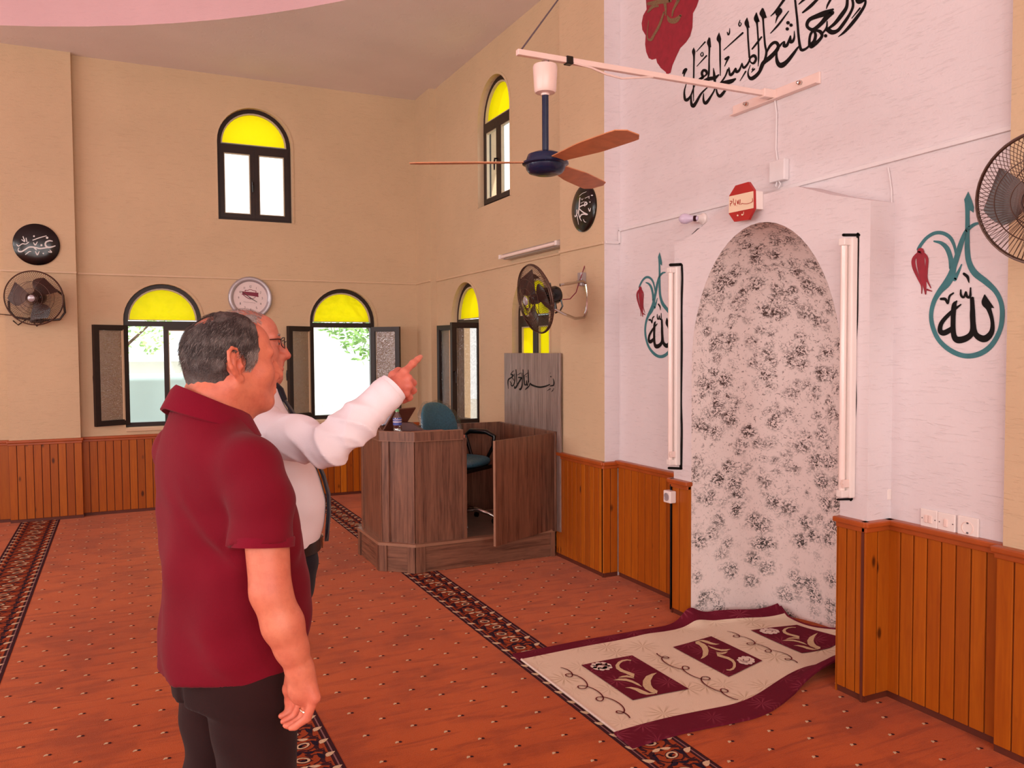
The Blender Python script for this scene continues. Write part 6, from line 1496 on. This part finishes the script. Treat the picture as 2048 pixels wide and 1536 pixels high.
    # glasses
    g = thing('glasses', 'dark framed glasses worn by the person in the white shirt', 'glasses', tuple(P(0, .105, 0)))
    yl = .109
    for q in (-1, 1):
        pts = [P(q*(.032+.023*math.copysign(abs(math.cos(t*PI/8))**.7, math.cos(t*PI/8))), yl-.012*abs(math.cos(t*PI/8))*(1 if math.cos(t*PI/8) > 0 else 0), .001+.0165*math.copysign(abs(math.sin(t*PI/8))**.8, math.sin(t*PI/8))) for t in range(16)]
        m = MB(); m.tube(pts, .0016, 6, closed=True); m.build('rim', M_SPECS, g, smooth=True)
        m = MB(); m.add(pts, [tuple(range(16))]); m.build('lens', M_LENS, g)
        m = MB(); m.tube([P(q*.056, yl-.012, .010), P(q*.066, yl-.02, .010), P(q*.074, .05, .008), P(q*.080, -.005, .010), P(q*.080, -.03, -.004)], [.0022, .002, .0017, .0017, .0015], 6); m.build('temple', M_SPECS, g, smooth=True)
    m = MB(); m.tube([P(-.010, yl, .006), P(0, yl+.005, .009), P(.010, yl, .006)], .0015, 6); m.build('bridge', M_SPECS, g, smooth=True)
    # white shirt
    G = Field(axis(lo[0], hi[0], .0046), axis(lo[1], hi[1], .0046), axis(.93, 1.56, .0046))
    G.loft([row(.955, .022, .165, .140), row(1.0, .026, .170, .150), row(1.10, .030, .176, .158), row(1.20, .016, .180, .146), row(1.30, -.008, .184, .124), row(1.37, -.02, .175, .105), row(1.42, -.025, .138, .083), row(1.465, -.026, .078, .068)], r, f, .02)
    n1 = (W-Em)/np.linalg.norm(W-Em); CE = W+n1*.004
    H = Field(*G.ax); H.chain([C(.12, -.02, 1.375), S+[0, 0, -.012], S*.45+E*.55+[0, 0, -.004], E], [.064, .070, .064, .060], .03); H.chain([E, Em, W-n1*.05, CE, CE+n1*.05], [.060, .057, .048, .0455, .0455], .02)
    H.chain([C(-.12, -.02, 1.375), S2, E2, W2+[0, 0, .02]], [.066, .07, .06, .046], .03)
    ua = (E-S)/np.linalg.norm(E-S); fa_ = (Em-E)/np.linalg.norm(Em-E)
    d2 = H.d
    def wr(d, X, Y, Z):
        s1 = (X-S[0])*ua[0]+(Y-S[1])*ua[1]+(Z-S[2])*ua[2]; s2 = (X-E[0])*n1[0]+(Y-E[1])*n1[1]+(Z-E[2])*n1[2]
        dE = np.sqrt((X-E[0])**2+(Y-E[1])**2+(Z-E[2])**2); dM = np.sqrt((X-Em[0])**2+(Y-Em[1])**2+(Z-Em[2])**2)
        wob = .8*np.sin(26*Z+9*X)+.6*np.sin(31*X-17*Z)
        fold = lambda ph: (1-np.abs(np.sin(ph)))**1.5
        w_ = -.013*fold(40*s1+wob*.9+26*(Z-1.3))*np.exp(-(dE/.13)**2)-.011*fold(34*s2-wob*.8+24*(Z-1.4)+.6)*np.exp(-(dM/.12)**2)-.008*fold(24*(s1-.8*(Z-1.35))+wob*.7)*np.exp(-((s1-.04)/.13)**2)
        w_ = w_+.007*np.exp(-(dE/.2)**2)
        w_ = np.where(d2 < d+.01, w_, 0)
        w_ = w_+.0026*np.sin(34*((X-O[0])*f[0]+(Y-O[1])*f[1])+22*Z+wob)*np.clip((1.3-Z)*4, 0, 1)
        e1 = (X-CE[0])*n1[0]+(Y-CE[1])*n1[1]+(Z-CE[2])*n1[2]
        a = np.maximum(d+np.where(d2 < d+.01, 0, w_), .962-Z); b = np.maximum(d2+w_, e1)
        h = np.clip(.5+.5*(a-b)/.02, 0, 1); return a*(1-h)+b*h-.02*h*(1-h)
    G.fn(wr); shirt = G.mesh('shirt', M_SHIRT, root, None, 2)
    x_ = np.cross(n1, [0, 0, 1]); x_ /= np.linalg.norm(x_); y_ = np.cross(n1, x_); m = MB()
    sweep_ring(m, 36, lambda t: [tuple(CE+n1*z+(x_*math.cos(2*PI*t)+y_*math.sin(2*PI*t))*q) for q, z in ((.040, .010), (.0455, .011), (.0475, .0), (.0495, -.045), (.047, -.052), (.042, -.05))]); m.build('cuff', M_SHIRT, shirt, smooth=60)
    nc = C(0, -.052, 1.448)
    def ringp_(t):
        a = 2*PI*t; h = -.028*math.sin(a)
        q = lambda rad, z: tuple(nc+r*math.cos(a)*rad+f*(math.sin(a)*rad*1.05+.006)+np.array([0, 0, z+h]))
        fl = max(0, math.sin(a))
        return [q(.068, .0), q(.066, .046), q(.069, .050), q(.076, .044), q(.090, .004-.018*fl), q(.086, .0-.018*fl)]
    m = MB(); sweep_ring(m, 48, ringp_); m.build('collar', M_SHIRT, shirt, smooth=60)
    # tie: knot at the collar, blade over the chest and belly
    def front(z): 
        rows = [(.93, .175), (1.0, .182), (1.10, .192), (1.20, .167), (1.30, .122), (1.37, .092), (1.42, .058), (1.47, .030)]
        return float(np.interp(z, [q[0] for q in rows], [q[1] for q in rows]))
    vs = []; fs = []; Z = [1.425, 1.40, 1.36, 1.3, 1.24, 1.18, 1.12, 1.06, 1.02, 1.0, .965]; Wd = [.015, .017, .021, .026, .030, .034, .037, .040, .040, .036, .001]
    for z, w2_ in zip(Z, Wd):
        for q, dd in ((-1, .006), (0, .012), (1, .006), (1, -.001), (-1, -.001)): vs.append(C(q*w2_+.012, front(z)+dd+.004, z))
    for i in range(len(Z)-1):
        for j in range(5): a, b = i*5+j, i*5+(j+1) % 5; fs.append((a, b, b+5, a+5))
    fs += [(0, 1, 2, 3, 4), tuple(range(50, 55))]
    m = MB(); m.add(vs, fs); tie = m.build('tie', M_TIE, root, smooth=60)
    m = MB(); m.tube([C(.002, .030, 1.472), C(.004, .044, 1.452), C(.010, .062, 1.422)], [.017, .021, .013], 12); m.build('tie_knot', M_TIE, tie, smooth=True)
    # belt and trousers
    m = MB(); pb = C(0, .024, .965); sweep_ring(m, 48, lambda t: [tuple(pb+r*math.copysign(abs(math.cos(2*PI*t))**.87, math.cos(2*PI*t))*.163*k+f*math.copysign(abs(math.sin(2*PI*t))**.87, math.sin(2*PI*t))*.142*k+np.array([0, 0, z])) for k, z in ((1.0, -.018), (1.035, -.018), (1.035, .018), (1.0, .018))]); bl = m.build('belt', M_BELT, root, smooth=60)
    m = MB(); m.bbox((-.022, 0, -.02), (.022, .006, .02), .003, 0, basis(V(tuple(C(0, .172, .965))), V(tuple(r)), V(tuple(f)), V((0, 0, 1)))); m.build('buckle', M_CHROME, bl)
    T = Field(axis(lo[0]+.05, hi[0]-.3, .008), axis(lo[1]+.02, hi[1]-.02, .008), axis(.03, 1.0, .010))
    T.loft([row(.78, .01, .160, .130), row(.88, .018, .165, .140), row(.95, .022, .163, .140), row(.99, .022, .16, .138)], r, f, .03)
    for q in (-1, 1): T.chain([C(q*.08, .01, .82), C(q*.085, .015, .48), C(q*.095, -.01, .06)], [.10, .08, .066], .03)
    T.fn(lambda d, X, Y, Z_: np.maximum(d+.003*np.sin(30*X+9*np.sin(7*Z_))+.003*np.sin(34*Z_+12*Y), np.maximum(.045-Z_, Z_-.975))); T.mesh('trousers', M_TROUN, root, None, 2)
    K = Field(axis(O[0]-.35, O[0]+.35, .007), axis(O[1]-.35, O[1]+.35, .007), axis(-.006, .16, .007))
    for q in (-1, 1):
        c = C(q*.1, -.02, 0); ff = f*.92+r*q*.2; K.chain([c+[0, 0, .13], c+[0, 0, .05]-ff*.015], [.047, .045], .02); K.chain([c-ff*.045+[0, 0, .04], c+ff*.06+[0, 0, .042], c+ff*.15+[0, 0, .031]], [.038, .043, .030], .02)
    K.fn(lambda d, X, Y, Z_: np.maximum(d, np.maximum(.002-Z_, Z_-.13))); K.mesh('socks', M_SOCK, root, None, 1)
person_two()
